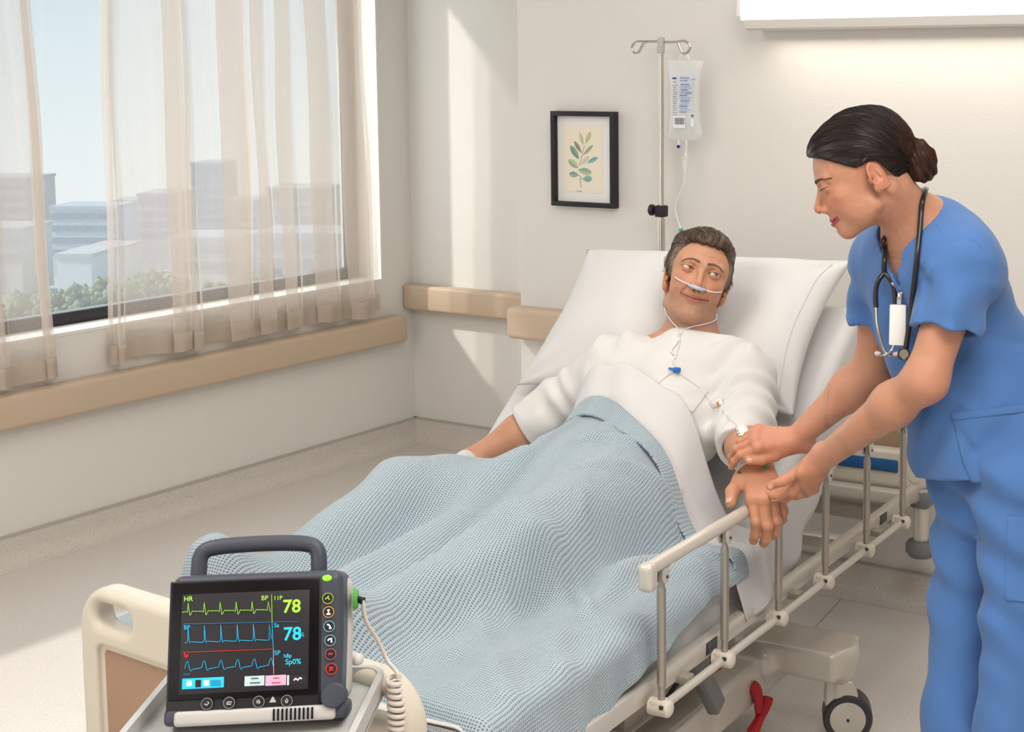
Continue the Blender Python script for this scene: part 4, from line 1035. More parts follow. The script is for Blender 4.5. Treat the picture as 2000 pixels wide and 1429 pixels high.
def man_hair(P):
    Q = to_mh(P); X = Q[:, 0]; AX = np.abs(X); Y, Z = Q[:, 1], Q[:, 2]; h = head_d(Q, MK)
    top = sstep(5.0, 9.5, Z)
    th = .42 + 1.15 * top + .55 * sstep(3, 8, Y) * top + .45 * sstep(5.5, 7.4, X) * sstep(-.5, 3, Z)
    comb = np.sin((X * 1.0 + .22 * Y) * 4.2 + 1.2 * np.sin(Y * .9 + Z * .6)) * .05 + .20 * vnoise(np.stack([X * .9, Y * .25, Z * .3], 1))
    th = th + comb * top + .10 * vnoise(Q * .9)
    fr = 6.5 + .35 * np.exp(-((AX - 4.2) / 1.5) ** 2) + .14 * np.sin(X * 3.1) + .1 * np.sin(X * 7.3)
    mfront = np.minimum(fr - Z, Y - (3.0 + .46 * np.clip(Z + 1.0, 0, 7.5)))
    msb = np.interp(Y, [-12, -6, -3.6, -2.6, -.6, .4, 1.2, 4], [-7, -6.5, -3.5, 1.0, 1.7, .4, -1.4, -1.6]) - Z
    m = np.maximum(mfront * .8, msb * .7)
    d = smax(h - th, m, .7); d = np.maximum(d, -h - .5)
    return d * MHS * .85
V, Fc = mesh_sdf(man_hair, mhw(0, -2, 4) - .17, mhw(0, -2, 4) + .17, .0019)
def mh_col(V, rs=None):
    q = to_mh(V.astype(F32)); X, Y, Z = q.T
    st = .5 + .5 * vnoise(np.stack([X * 4.2 + Y * 1.0, Y * .5, Z * .9], 1)) if rs is None else rs.rand(len(V)); g0 = sstep(7.2, 2.5, Z) * .8
    gr = np.clip(g0 + .25 * st * st, 0, 1)[:, None] if rs is None else np.clip((rs.rand(len(V)) < g0 * .75 + .10) * (.55 + .45 * st), 0, 1)[:, None]
    return (np.array(srgb(88, 64, 46)[:3]) * (1 - gr) + np.array(srgb(162, 148, 132)[:3]) * gr) * (.55 + .8 * st[:, None])
hr = mobj('hair', mesh_from('hair', V, Fc, colors=mh_col(V) * .7), m_hair, man, True, True)
rs_ = np.random.RandomState(4); pick = V[rs_.choice(len(V), 5200)]; qz = to_mh(pick.astype(F32))
def mfield(P):
    q = to_mh(P); t = sstep(4.5, 8.0, q[:, 2])[:, None]; D = np.stack([.25 + .55 * np.sign(q[:, 0]) * .3 + 0 * q[:, 0], -.9 + 0 * q[:, 0], .35 - .25 * (q[:, 1] < 0)], 1) * t + np.stack([0 * q[:, 0], -.75 + 0 * q[:, 0], -.55 + 0 * q[:, 0]], 1) * (1 - t)
    return D @ MHM.T
strands(man, 'hair_strands', man_hair, pick, mfield, mh_col, m_hair, 9, .0042, .0016, .00034, 3, .5)
# gown with short sleeves, hollow at neck and sleeve ends
def along(P, a, b):
    a = np.asarray(a, F32); b = np.asarray(b, F32); ba = b - a; return (P - a) @ ba / float(ba @ ba)
gfold = [(-.02, 1.30, -.05, 1.1), ]
SLEEVES = [(J['rsh'], J['rel'] + (J['rwr'] - J['rel']) * .12, .076, .066), (J['lsh'], at(1453, 874, 3.485), .078, .060)]
def man_gown(P):
    d = man_torso(P, .016)
    d = smin(d, cap(P, J['nkb'] + (J['upc'] - J['nkb']) * .35, J['upc'], .078, .10), .05)
    q = bl(P); x, y, z = q[:, 0], q[:, 1], q[:, 2]
    inner = None
    for S, E2, r1, r2 in SLEEVES:
        t = along(P, S, E2); L_ = float(np.linalg.norm(E2 - S))
        o = np.maximum(cap(P, S, E2 + (E2 - S) * .1, r1, r2), (t - 1) * L_); d = smin(d, o, .045)
        i_ = np.maximum(cap(P, S + (E2 - S) * .6, E2 + (E2 - S) * .4, r1 * .6, r2 - .008), (.62 - t) * L_); inner = i_ if inner is None else np.minimum(inner, i_)
        u_ = ((P - S.astype(F32)) @ BXV.astype(F32)); d = d + .0045 * np.sin(t * 26 + u_ * 40 + 2 * np.sin(u_ * 30 + z * 14)) * np.exp(-(o / .03) ** 2) * sstep(.1, .4, t) * sstep(1.02, .85, t)
    s_ = (y - 1.2) * .8 + (z - .7) * .6; xr = x - .12
    d = d + .008 * np.sin(x * 24 + s_ * 16 + 2.5 * np.sin(s_ * 9)) * sstep(.30, .05, s_) + .008 * vnoise(np.stack([x * 12, s_ * 8, z * 7], 1)) + .003 * vnoise(np.stack([x * 30, s_ * 26, z * 20], 1))
    d = d + .007 * np.sin(np.arctan2(s_ - .42, np.abs(xr) - .19) * 9 + 3 * (x > .12)) * np.exp(-((np.hypot(s_ - .40, np.abs(xr) - .17) - .09) / .06) ** 2)
    d = d + .006 * np.sin(xr * 36 + s_ * 8 + 1.5 * np.sin(s_ * 22)) * np.exp(-((s_ - .36) / .06) ** 2) * sstep(.16, .04, np.abs(xr))
    d = np.maximum(d, -inner)
    nc = J['nkb'] + (J['upc'] - J['nkb']) * .40 + bfr * .06
    hole = cap(P, nc - bfr * .07, nc + bax * .16 + bfr * .02, .080, .115)
    slit = cap(P, nc + bfr * .02, nc - bax * .085 + bfr * .05, .018, .003)
    d = smax(d, -np.minimum(hole, slit), .006)
    return d * .85
V, Fc = mesh_sdf(man_gown, B(-.45, .85, .5) - .03, B(.62, 1.62, 1.1) + .03, .0042)
m_gown = mat('gown_cotton', srgb(222, 219, 215), 0.85, bump=(600, 0.3), sheen=0.15, spec=0.2)
gown = mobj('gown', mesh_from('gown', V, Fc), m_gown, man, True, True)
# ================================================================== covers draped over the patient
def drape_body(P):
    d = man_torso(P, .02)
    for pts, rs in LEGS: d = smin(d, chain(P, pts, [q + .012 for q in rs], .03), .05)
    for a, b in FEET: d = smin(d, cap(P, a, b, .055, .05), .03)
    d = np.minimum(d, cap(P, J['rwr'], J['rwr'] + rfw * .17, .03, .02))
    d = smin(d, chain(P, [B(.10, 1.0, .66), B(.01, .64, .64), B(-.05, .28, .60)], [.09, .06, .05]), .06)          # cloth bridges the gap between the legs
    return d
gx = np.arange(-.50, .5001, .01); gy = np.arange(0.04, 1.5601, .01); gzv = np.arange(.56, .98, .01)
GX, GY, GZ = np.meshgrid(gx, gy, gzv, indexing='ij'); P = np.stack([GX, GY, GZ], -1).reshape(-1, 3)
Pw = (BO + P[:, :1] * BXV + P[:, 1:2] * BYV + P[:, 2:] * np.array([0, 0, 1.0])).astype(F32)
dv = par(drape_body, Pw).reshape(GX.shape)
top = np.where(dv < .0, GZ, 0).max(2)
my, mz, _a = deck_path(np.linspace(0, SLEN, 200)); bed_z = np.interp(gy, my, mz)
h0 = np.maximum(top, bed_z[None, :]); h0[(gx > .43) | (gx < -.43)] -= .0
def blur(h, n=1):
    for _ in range(n):
        p = np.pad(h, 1, mode='edge'); h = (p[:-2, 1:-1] + p[2:, 1:-1] + p[1:-1, :-2] + p[1:-1, 2:] + p[1:-1, 1:-1] * 2) / 6
    return h
h = h0.copy()
for _ in range(9): h = np.maximum(h0, blur(h, 4))
h = np.maximum(blur(h, 6), h0 - .004) + .014; h = blur(h, 2)
def samp(x, y, H=None):
    H = h if H is None else H
    fx_ = np.clip((x - gx[0]) / .01, 0, len(gx) - 1.001); fy_ = np.clip((y - gy[0]) / .01, 0, len(gy) - 1.001)
    i = fx_.astype(int); j = fy_.astype(int); a = fx_ - i; b = fy_ - j
    return H[i, j] * (1 - a) * (1 - b) + H[i + 1, j] * a * (1 - b) + H[i, j + 1] * (1 - a) * b + H[i + 1, j + 1] * a * b
def ytop(x): return np.interp(x, [-.5, -.34, -.2, -.1, 0, .1, .2, .3, .4, .5], [1.09, 1.15, 1.20, 1.20, 1.175, 1.145, 1.11, 1.085, 1.08, 1.08])
EDG = .452
def over_side(A, y, z, hang_r=.03, flare=.10, fold=None):
    """lay a cloth coordinate A across the bed; beyond the mattress edge it falls"""
    ex = np.clip((np.abs(A) - EDG) / (hang_r * PI / 2), 0, 1) * PI / 2; dn = np.maximum(np.abs(A) - EDG - hang_r * PI / 2, 0)
    X = np.sign(A) * (np.minimum(np.abs(A), EDG) + hang_r * np.sin(ex) + dn * flare)
    if fold is not None: X = X + np.sign(A) * fold * np.minimum(dn * 8, 1)
    return X, z - hang_r * (1 - np.cos(ex)) - dn
def crease(x, y, pts, w):
    return np.exp(-(polydist(x, y, pts) / w) ** 2)
def folds(x, y):
    n = vnoise(np.stack([x * 7 + y * 1.8, y * 3.2 - x * 1.0, x * 0 + 2.5], -1).reshape(-1, 3)).reshape(x.shape)
    n2 = vnoise(np.stack([x * 15 + y * 6, y * 6.5, x * 0 + 9.5], -1).reshape(-1, 3)).reshape(x.shape)
    z = .020 * n + .009 * n2
    z = z + .018 * crease(x, y, [(.43, .95), (.30, .72), (.24, .50), (.27, .30)], .035) - .012 * crease(x, y, [(.37, 1.0), (.25, .70), (.16, .45)], .035)
    z = z + .016 * crease(x, y, [(.0, .92), (-.02, .70), (-.04, .45), (-.02, .25)], .03) + .014 * crease(x, y, [(.44, .62), (.36, .42), (.36, .18)], .04)
    z = z - .012 * crease(x, y, [(-.06, .98), (-.1, .72), (-.12, .42)], .03)
    z = z + .030 * crease(x, y, [(.42, 1.04), (.36, .90), (.34, .74), (.37, .58)], .03) - .016 * crease(x, y, [(.34, 1.02), (.31, .86), (.30, .70), (.27, .5)], .022) + .012 * crease(x, y, [(.24, .78), (.30, .66), (.36, .60)], .014) - .008 * crease(x, y, [(.26, .74), (.32, .62)], .012) + .014 * crease(x, y, [(.30, .60), (.38, .45), (.45, .36)], .03) + .012 * crease(x, y, [(.22, .42), (.33, .30), (.44, .20)], .028)
    z = z + .012 * crease(x, y, [(-.30, .95), (-.33, .70), (-.30, .45)], .03) - .010 * crease(x, y, [(-.26, .92), (-.28, .68)], .025)
    for a, b in (((.30, 1.14), (.10, .98)), ((.34, 1.08), (.18, .88)), ((-.05, 1.16), (-.2, .98)), ((.02, 1.17), (.0, .99)), ((.12, 1.16), (.13, 1.0))): z = z + .012 * crease(x, y, [a, b], .016)
    return z
nA, nT = 210, 230
A, T = np.meshgrid(np.linspace(-1, 1, nA), np.linspace(0, 1, nT), indexing='ij')
amax = np.interp(.08 + T * 1.05, [.1, .43, .57, .65, .78, .88, .95, 1.15], [.64, .615, .57, .55, .535, .51, .50, .515])
A = np.where(A < 0, A * .60, A * amax)
A = np.where(A < 0, A * (1 - .24 * sstep(.45, .12, T)), A); xc = np.clip(A, -.5, .5); y0_ = .082 + .02 * np.cos(A * 5); Y = y0_ + (ytop(xc) - y0_) * T
Zb = samp(xc, Y) + folds(xc, Y) * sstep(0, .06, T) * sstep(1.0, .93, T)
Zb = Zb - .03 * sstep(.04, 0, T)
X, Z = over_side(A, Y, Zb, fold=.012 * np.sin(Y * 24 + 2 * np.sin(Y * 7)) + .007 * np.sin(Y * 57))
# the top edge is rolled back on itself
rows = [np.stack([X, Y, Z], -1)]
nR = 12; P0 = rows[0]
roll = []
for k in range(1, nR + 1):
    t = k / nR; a = min(t * 3, 1) * PI; back = max(t - 1 / 3, 0) * .075
    yy_ = ytop(xc[:, -1]) + .009 * math.sin(a) - back; xx = xc[:, -1]; zz_ = samp(xx, yy_) + .009 * (1 - math.cos(a)) + .003 * np.sin(xx * 30)
    Xr, Zr = over_side(A[:, -1], yy_, zz_, fold=.008 * np.sin(A[:, -1] * 12))
    roll.append(np.stack([Xr, yy_, Zr], -1))
Pall = np.concatenate([rows[0], np.stack(roll, 1)], 1)
uvT = np.concatenate([Y, np.stack([ytop(xc[:, -1]) + .006 * (k + 1) for k in range(nR)], 1)], 1); uvA = np.repeat(A[:, :1], nT + nR, 1)
# true distances along the cloth for the weave
seg = np.linalg.norm(np.diff(Pall, axis=1), axis=2); vT = np.concatenate([np.zeros((nA, 1)), np.cumsum(seg, 1)], 1)
segA = np.linalg.norm(np.diff(Pall, axis=0), axis=2).mean(1); vA = np.concatenate([[0], np.cumsum(segA)])[:, None] + vT * 0
def waffle_mat():
    m = bpy.data.materials.new('waffle_blanket'); m.use_nodes = True; N, L = nodes(m); b = N['Principled BSDF']; b.inputs['Roughness'].default_value = .9
    b.inputs['Sheen Weight'].default_value = .3; b.inputs['Specular IOR Level'].default_value = .15
    uv = N.new('ShaderNodeUVMap'); uv.uv_map = 'UVMap'
    nz = N.new('ShaderNodeTexNoise'); nz.inputs['Scale'].default_value = 60; L.new(uv.outputs[0], nz.inputs['Vector'])
    ad = N.new('ShaderNodeMixRGB'); ad.blend_type = 'LINEAR_LIGHT'; ad.inputs[0].default_value = .0012; L.new(uv.outputs[0], ad.inputs[1]); L.new(nz.outputs['Color'], ad.inputs[2])
    sp = N.new('ShaderNodeSeparateXYZ'); L.new(ad.outputs[0], sp.inputs[0])
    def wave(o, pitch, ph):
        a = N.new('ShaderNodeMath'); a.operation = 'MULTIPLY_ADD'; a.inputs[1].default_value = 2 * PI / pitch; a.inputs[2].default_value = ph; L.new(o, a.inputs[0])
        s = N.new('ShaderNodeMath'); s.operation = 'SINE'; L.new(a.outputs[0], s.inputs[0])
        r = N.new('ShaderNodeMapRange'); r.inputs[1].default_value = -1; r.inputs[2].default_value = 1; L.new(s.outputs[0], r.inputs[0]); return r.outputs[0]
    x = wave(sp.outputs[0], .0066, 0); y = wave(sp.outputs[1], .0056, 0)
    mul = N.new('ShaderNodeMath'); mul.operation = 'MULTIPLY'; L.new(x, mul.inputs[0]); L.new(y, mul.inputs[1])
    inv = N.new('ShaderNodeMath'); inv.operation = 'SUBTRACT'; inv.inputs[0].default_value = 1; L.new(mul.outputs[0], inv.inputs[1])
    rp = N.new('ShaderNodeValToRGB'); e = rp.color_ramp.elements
    e[0].position = .18; e[0].color = srgb(92, 116, 134); e[1].position = .62; e[1].color = srgb(182, 194, 200)  # hollows of the weave painted darker, shade put into the colour
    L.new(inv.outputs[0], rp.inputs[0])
    n2 = N.new('ShaderNodeTexNoise'); n2.inputs['Scale'].default_value = 5; L.new(uv.outputs[0], n2.inputs['Vector'])
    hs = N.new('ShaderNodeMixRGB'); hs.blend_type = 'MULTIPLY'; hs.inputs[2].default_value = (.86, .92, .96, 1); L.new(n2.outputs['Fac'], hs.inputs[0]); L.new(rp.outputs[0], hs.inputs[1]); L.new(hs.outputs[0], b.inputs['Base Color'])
    bp = N.new('ShaderNodeBump'); bp.inputs['Strength'].default_value = .8; bp.inputs['Distance'].default_value = .0022; L.new(inv.outputs[0], bp.inputs['Height']); L.new(bp.outputs[0], b.inputs['Normal'])
    return m
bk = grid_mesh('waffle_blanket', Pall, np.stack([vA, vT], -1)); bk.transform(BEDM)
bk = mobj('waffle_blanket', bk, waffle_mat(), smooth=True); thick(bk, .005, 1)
tag(bk, 'pale blue waffle-weave blanket covering the patient from the waist down', 'blanket')
# top sheet turned back over the blanket's edge, one corner hanging over the side rail
nA, nT = 170, 44
A, T = np.meshgrid(np.linspace(-.56, .590, nA), np.linspace(0, 1, nT), indexing='ij'); xc = np.clip(A, -.49, .49)
wid = np.interp(A, [-.56, -.3, -.1, .05, .2, .35, .5, .72], [.05, .06, .06, .08, .11, .14, .14, .12])
Y = ytop(xc) - .05 + (.05 + wid) * T
h2 = blur(np.maximum(h0, blur(h, 1) - .01), 2)
Zs = samp(xc, Y, h2) - .006 + .025 * sstep(.25, .60, T) + .008 * np.sin(A * 34 + T * 2.5 + 2 * np.sin(A * 9)) * T + .014 * vnoise(np.stack([A * 16, T * 2.2, A * 0], -1).reshape(-1, 3)).reshape(A.shape) * T
X, Z = over_side(A, Y, Zs, flare=.22, fold=.016 * np.sin(Y * 46))
Y = Y + np.maximum(A - .5, 0) * .25
ts = grid_mesh('top_sheet', np.stack([X, Y, Z], -1)); ts.transform(BEDM)
ts = mobj('top_sheet', ts, m_sheet, smooth=True); thick(ts, .002, 1)
tag(ts, 'white top sheet turned back over the edge of the blue blanket', 'bed sheet')
# ================================================================== the nurse
NK = dict(chin_z=-10.7, jaw=.90, chin_y=7.3, brow=.55, mouth_z=-6.75, mouth_w=3.15, smile=.62, nose_z=-3.6, nose_y=11.3, lipk=1.25, lid_up=-.06, lid_lo=.30, bag=.03, fold=.05, wrinkle=0, lash=1.0)
NHS = 1.02 / 100.0
vdn = unit(ray(1690, 330)); upn = unit(UPV - vdn * (UPV @ vdn)); rgn = np.cross(vdn, upn)
tl = rad(22); ps = rad(4)
NF0 = -rgn * math.cos(ps) - vdn * math.sin(ps)
NF = unit(NF0 * math.cos(tl) - upn * math.sin(tl)); NU = unit(NF0 * math.sin(tl) + upn * math.cos(tl)); NX = np.cross(NF, NU)
sd_ = -1 if NX @ vdn > 0 else 1                            # which side of the head the camera sees
NHO = at(1712, 342, 2.85) - (NX * sd_ * 7.5 + NF * -1.2 + NU * -1.3) * NHS; NHM = basis(NX, NF, NU)
def to_nh(P): return ((P - NHO.astype(F32)) @ NHM.astype(F32) / F32(NHS)).astype(F32)
def nhw(x, y, z): return NHO + (NX * x + NF * y + NU * z) * NHS
def nhd(P): return bounded(P, nhw(0, 0, -.5), .14, lambda p: head_d(to_nh(p), NK) * NHS)
nurse = thing('person', 'nurse in blue scrubs leaning over the bed and holding the patient\'s hand', 'person', tuple(onz(1900, 1750, 0)))
Q = dict(nkb=at(1797, 447, 3.0), upc=at(1818, 520, 3.05), mid=at(1872, 650, 3.10), wai=at(1922, 765, 3.10), pel=at(1958, 885, 3.08),
         lsh=at(1882, 515, 2.90), rsh=at(1722, 512, 3.16), lel=at(1808, 742, 2.88), lwr=at(1597, 903, 3.14), rel=at(1708, 718, 3.24), rwr=at(1548, 862, 3.28))
nsp = unit(Q['upc'] - Q['pel']); nsd = Q['rsh'] - Q['lsh']; nsd = unit(nsd - nsp * (nsd @ nsp)); nfr = np.cross(nsp, nsd); nfr = nfr if nfr @ RGT < 0 else -nfr
NB = basis(nsd, nsp, nfr)
def nurse_torso(P, g=0.0):
    d = ell(P, Q['upc'] - nfr * .0, (.150 + g, .13 + g, .095 + g), NB)
    d = smin(d, ell(P, Q['mid'] + nfr * .012, (.135 + g, .17 + g, .105 + g), NB), .10)
    d = smin(d, ell(P, Q['wai'], (.135 + g, .14 + g, .10 + g), NB), .10)
    d = smin(d, ell(P, Q['pel'], (.165 + g, .12 + g, .115 + g), basis(nsd, (0, 0, 1), np.cross(nsd, (0, 0, 1)))), .10)
    d = smin(d, cap(P, Q['lsh'] + (Q['upc'] - Q['lsh']) * .12, Q['rsh'] + (Q['upc'] - Q['rsh']) * .12, .062 + g, .062 + g), .07)
    return d
# her right hand (further from the camera) rests on the patient's wrist, her left cups his hand
rW = Q['rwr']; rF = unit(at(1468, 856, 3.26) - rW); rU = unit(UPV * .68 - vdn * .70 - RGT * .1)
RPOSE = [(.62, .62, .30, .10), (.74, .70, .35, .03), (.85, .72, .35, -.04), (.95, .75, .4, -.10)]
RTH = [(.034, .044, -.012), (.046, .076, -.018), (.048, .106, -.022)]
lW = Q['lwr']; lF = unit(at(1551, 984, 3.20) - lW); lU = unit(RGT * .50 - vdn * .72 + UPV * .10)
LPOSE = [(.45, .40, .25, .10), (.50, .42, .25, .04), (.52, .45, .28, -.02), (.55, .45, .3, -.08)]
LTH = [(.036, .032, .0), (.064, .056, .002), (.090, .078, -.002)]
def n_rh(P): return bounded(P, rW + rF * .07, .14, lambda p: hand_d(p, rW, rF, rU, -1, RPOSE, .93, RTH))
def n_lh(P): return bounded(P, lW + lF * .07, .14, lambda p: hand_d(p, lW, lF, lU, 1, LPOSE, .93, LTH))
NLEG = [[at(1908, 950, 3.12), at(1882, 1190, 3.10), onz(1856, 1700, .09)], [at(1985, 950, 2.95), at(1985, 1190, 2.93), onz(1968, 1740, .09)]]
def nurse_skin(P):
    d = nhd(P)
    d = smin(d, cap(P, nhw(0, -3.4, -5.0), Q['nkb'], .044, .050), .022)
    d = smin(d, cap(P, nhw(0, -.6, -6.8), Q['nkb'] + nfr * .010, .032, .040), .020)
    d = smin(d, cap(P, Q['nkb'], Q['upc'], .060, .085), .05)
    d = smin(d, cap(P, nhw(sd_ * 4.8, -3, -4.5), Q['nkb'] + nfr * .045 - nsp * .01, .013, .011), .02)
    d = smin(d, nurse_torso(P, -.008), .05)
    for sh, el, wr in (('lsh', 'lel', 'lwr'), ('rsh', 'rel', 'rwr')):
        S, E_, W_ = Q[sh], Q[el], Q[wr]; fm = E_ + (W_ - E_) * .28
        d = smin(d, cap(P, S, E_, .046, .040), .04); d = smin(d, cap(P, E_, fm, .039, .0405), .03); d = smin(d, cap(P, fm, W_, .0405, .0245), .03)
    d = smin(d, n_rh(P), .010); d = smin(d, n_lh(P), .010)
    for pts in NLEG: d = smin(d, chain(P, pts, [.060, .045, .034], .03), .02)
    return d
N_SKIN = srgb(198, 143, 115)
hl2, hh2 = near(nhw(0, 0, -2.5), .15)
r1l, r1h = near(rW + rF * .06, .125); r2l, r2h = near(lW + lF * .06, .125)
zone = ((hl2, hh2), (r1l, r1h), (r2l, r2h))
def r2_only(P):
    q = np.maximum(r1l + .006 - P, P - (r1h - .006)).max(1); return np.maximum(nurse_skin(P), -q)
a1 = at(1700, 600, 3.0); 
parts = [mesh_sdf(nurse_skin, hl2, hh2, .0016), mesh_sdf(nurse_skin, r1l, r1h, .0017), mesh_sdf(r2_only, r2l, r2h, .0017)]
allp = np.array(list(Q.values()) + NLEG[0] + NLEG[1]); parts.append(coarse_rest(nurse_skin, allp.min(0) - .22, allp.max(0) + .22, .0055, zone))
V, Fc = join_parts(parts)
lc = to_nh(V.astype(F32)); inh = (np.abs(lc) < 14.5).all(1)
cols = np.tile(N_SKIN[:3], (len(V), 1)) * (1 + .05 * vnoise(V.astype(F32) * 55))[:, None]
cols[inh] = face_color(lc, NK, N_SKIN, srgb(176, 84, 82), srgb(204, 116, 94))[inh]
for W_, F_ in ((rW, rF), (lW, lF)):
    w_ = sstep(.15, .09, np.linalg.norm(V - (W_ + F_ * .11), axis=1))[:, None] * .5; cols = cols * (1 - w_) + np.array(srgb(206, 136, 104)[:3]) * w_
mobj('body', mesh_from('body', V, Fc, colors=cols), m_skin, nurse, True, True)
hand_d(rW[None].astype(F32), rW, rF, rU, -1, RPOSE, .93, RTH); nail_parts(hand_d.nails, nurse, m_nail)
hand_d(lW[None].astype(F32), lW, lF, lU, 1, LPOSE, .93, LTH); nail_parts(hand_d.nails, nurse, m_nail)
for s in (-1, 1): eyeball(nurse, 'eye', nhw(s * 3.15, 7.72, 0), unit(NF * .86 - NU * .52), 1.22 * NHS, (.12, .06, .03))
V, Fc = brow_mesh(to_nh, nhw, NK, [(1.0, 1.55), (2.5, 1.8), (4.2, 1.85), (5.5, 1.35)], .33, .0012, .06, 0)
mobj('eyebrows', mesh_from('eyebrows', V, Fc, colors=np.tile(srgb(78, 50, 38)[:3], (len(V), 1))), m_hair, nurse, True, True)
lash = MB()
for s in (-1, 1):
    for k in range(15):
        dx = -1.25 + k * .18; yb = 9.08 - .22 * dx * dx; zb = float(lid_curves(NK, np.array([dx]))[0][0])
        lash.tube([nhw(s * (3.15 + dx), yb, zb + .04), nhw(s * (3.15 + dx * 1.12), yb + .35, zb - .12), nhw(s * (3.15 + dx * 1.25), yb + .62, zb - .06)], [.00032, .00026, .0001], 5)
lash.build('eyelashes', mat('lash', srgb(28, 20, 18), .6), nurse, True)
HB = [(-14, -6.6), (-8, -6.3), (-5.8, -5.0), (-4.5, -2.6), (-3.3, -.6), (-2.4, 1.2), (-.8, 1.9), (.6, 1.5), (1.8, 1.5), (3.3, 2.5), (5.1, 3.9), (7.2, 5.6), (9.6, 7.0), (14, 8)]
hby = np.array([p[0] for p in HB]); hbz = np.array([p[1] for p in HB])
def nurse_hair(P):
    q = to_nh(P); X, Y, Z = q.T; h = head_d(q, NK)
    a = np.arctan2(Z + 2, Y + 10.5)
    rr_ = np.hypot(Z + 2, Y + 10.5)
    th = .75 + .55 * sstep(2, 9, Y) * sstep(3, 7, Z) + .3 * sstep(6, 10, Z)
    comb = .025 * np.sin(a * 60 + 2.5 * np.sin(rr_ * .35 + X * .3) + X * 1.2) + .10 * vnoise(np.stack([a * 9, rr_ * .12, X * .4], 1))
    m = (np.interp(Y, hby, hbz) - Z) * .72
    d = smax(h - th - comb, m, .5); d = np.maximum(d, -h - .6)
    # bun: a coil of hair
    b = ell(q, (0, -10.2, -2.1), (3.5, 3.2, 4.3)); t = np.arctan2(Z + 2.1, Y + 10.2)
    e = np.hypot((Z + 2.1) * .8, Y + 10.2)
    b = b + .13 * np.sin(Y * 4.2 + .9 * np.sin(Z * .7) + .5 * X) + .22 * vnoise(q * .7)
    b = smin(b, cap(q, (0, -7.2, -1.2), (0, -8.6, -1.6), 2.6, 2.2), .8)
    return smin(d, b, .35) * NHS * .8
V, Fc = mesh_sdf(nurse_hair, nhw(0, -3, 3) - .19, nhw(0, -3, 3) + .19, .0017)
def nh_col(V, rs=None):
    q = to_nh(V.astype(F32)); bn = sstep(-6.8, -7.8, q[:, 1])[:, None]; st = (rs.rand(len(V)) if rs is not None else .5 + .5 * vnoise(q * .8))[:, None]
    return (np.array(srgb(72, 42, 32)[:3]) * bn + np.array(srgb(46, 32, 28)[:3]) * (1 - bn)) * (.45 + .9 * st)
mobj('hair', mesh_from('hair', V, Fc, colors=nh_col(V) * .7), m_hair, nurse, True, True)
def nfield(P):
    q = to_nh(P); bun = (q[:, 1] < -7.4) & (q[:, 2] < 2.6)
    D = np.array([0, -9.2, -1.4]) - q; D[:, 0] *= .45; D[:, 2] += .55 * np.clip(q[:, 1] + 4, 0, 12) * .6
    t = np.stack([-q[:, 0] * .05, -(q[:, 2] + 2.1), (q[:, 1] + 10.2)], 1) + np.stack([.5 * np.sign(q[:, 2]), 0 * q[:, 0], 0 * q[:, 0]], 1)
    D = np.where(bun[:, None], np.stack([.35 * (q[:, 1] + 10), .25 * (q[:, 2] + 2), 2.5 + 0 * q[:, 0]], 1), D)
    return D @ NHM.T
strands(nurse, 'hair_strands', nurse_hair, V[np.random.RandomState(5).choice(len(V), 6500)], nfield, nh_col, m_hair, 14, .0052, .0006, .00032, 8, .6)
MB().sphere(tuple(nhw(sd_ * 7.75, -.55, -3.9)), .0016, 10, 8).build('earring', mat('gold', srgb(220, 180, 110), .25, 1.0), nurse, True, True)
# ------------------------------------------------------------------ scrubs
m_scrub = mat('blue_scrub_cotton', srgb(80, 120, 178), 0.8, noise=(9, .03), bump=(900, .25), sheen=.2, spec=.2)
m_scrubd = mat('scrub_seam', srgb(80, 124, 186), 0.8, spec=.2)
def line3(P, pts, w, dep):
    d = None
    for a, b in zip(pts[:-1], pts[1:]):
        q = cap(P, a, b, 0); d = q if d is None else np.minimum(d, q)
    return dep * np.exp(-(d / w) ** 2)
SL = {'l': (Q['lsh'], at(1850, 650, 2.885), .062, .073), 'r': (Q['rsh'], at(1712, 622, 3.20), .056, .066)}
vap = None
def tunic_core(P, fold=None):
    d = nurse_torso(P, .014)
    d = smin(d, cap(P, Q['nkb'] + (Q['upc'] - Q['nkb']) * .3, Q['upc'], .066, .10), .05)
    d = smin(d, cap(P, at(1806, 610, 3.08), at(1872, 830, 3.08), .075, .085), .08)                   # front falls away from the belly
    d = smin(d, cap(P, at(1925, 870, 3.06), at(1945, 935, 3.06), .118, .128), .10)
    cut = None; inner = None
    for k, (S, E_, r1, r2) in SL.items():
        t = along(P, S, E_); L_ = float(np.linalg.norm(E_ - S))
        o = np.maximum(cap(P, S, E_ + (E_ - S) * .15, r1, r2), (t - 1) * L_); d = smin(d, o, .035)
        i_ = np.maximum(cap(P, S + (E_ - S) * .45, E_ + (E_ - S) * .4, r1 * .7, r2 - .006), (.55 - t) * L_); inner = i_ if inner is None else np.minimum(inner, i_)
        if fold is not None: d = d + .0026 * np.sin(t * 17 + 5 * np.sin(t * 4 + P[:, 2] * 16) + P[:, 0] * 30) * np.exp(-(o / .02) ** 2) * sstep(1.0, .8, t) * sstep(-.1, .3, t)
    if fold is not None: d = d + fold
    d = np.maximum(d, -(P[:, 2] - .845 + .03 * ((P - Q['pel'].astype(F32)) @ nsd.astype(F32)) / .15))
    return np.maximum(d, -inner)
def tunic_raw(P): return tunic_core(P)
vap = march(tunic_raw, 1757, 553)
vtop = Q['nkb'] + nfr * .04 + nsp * .0
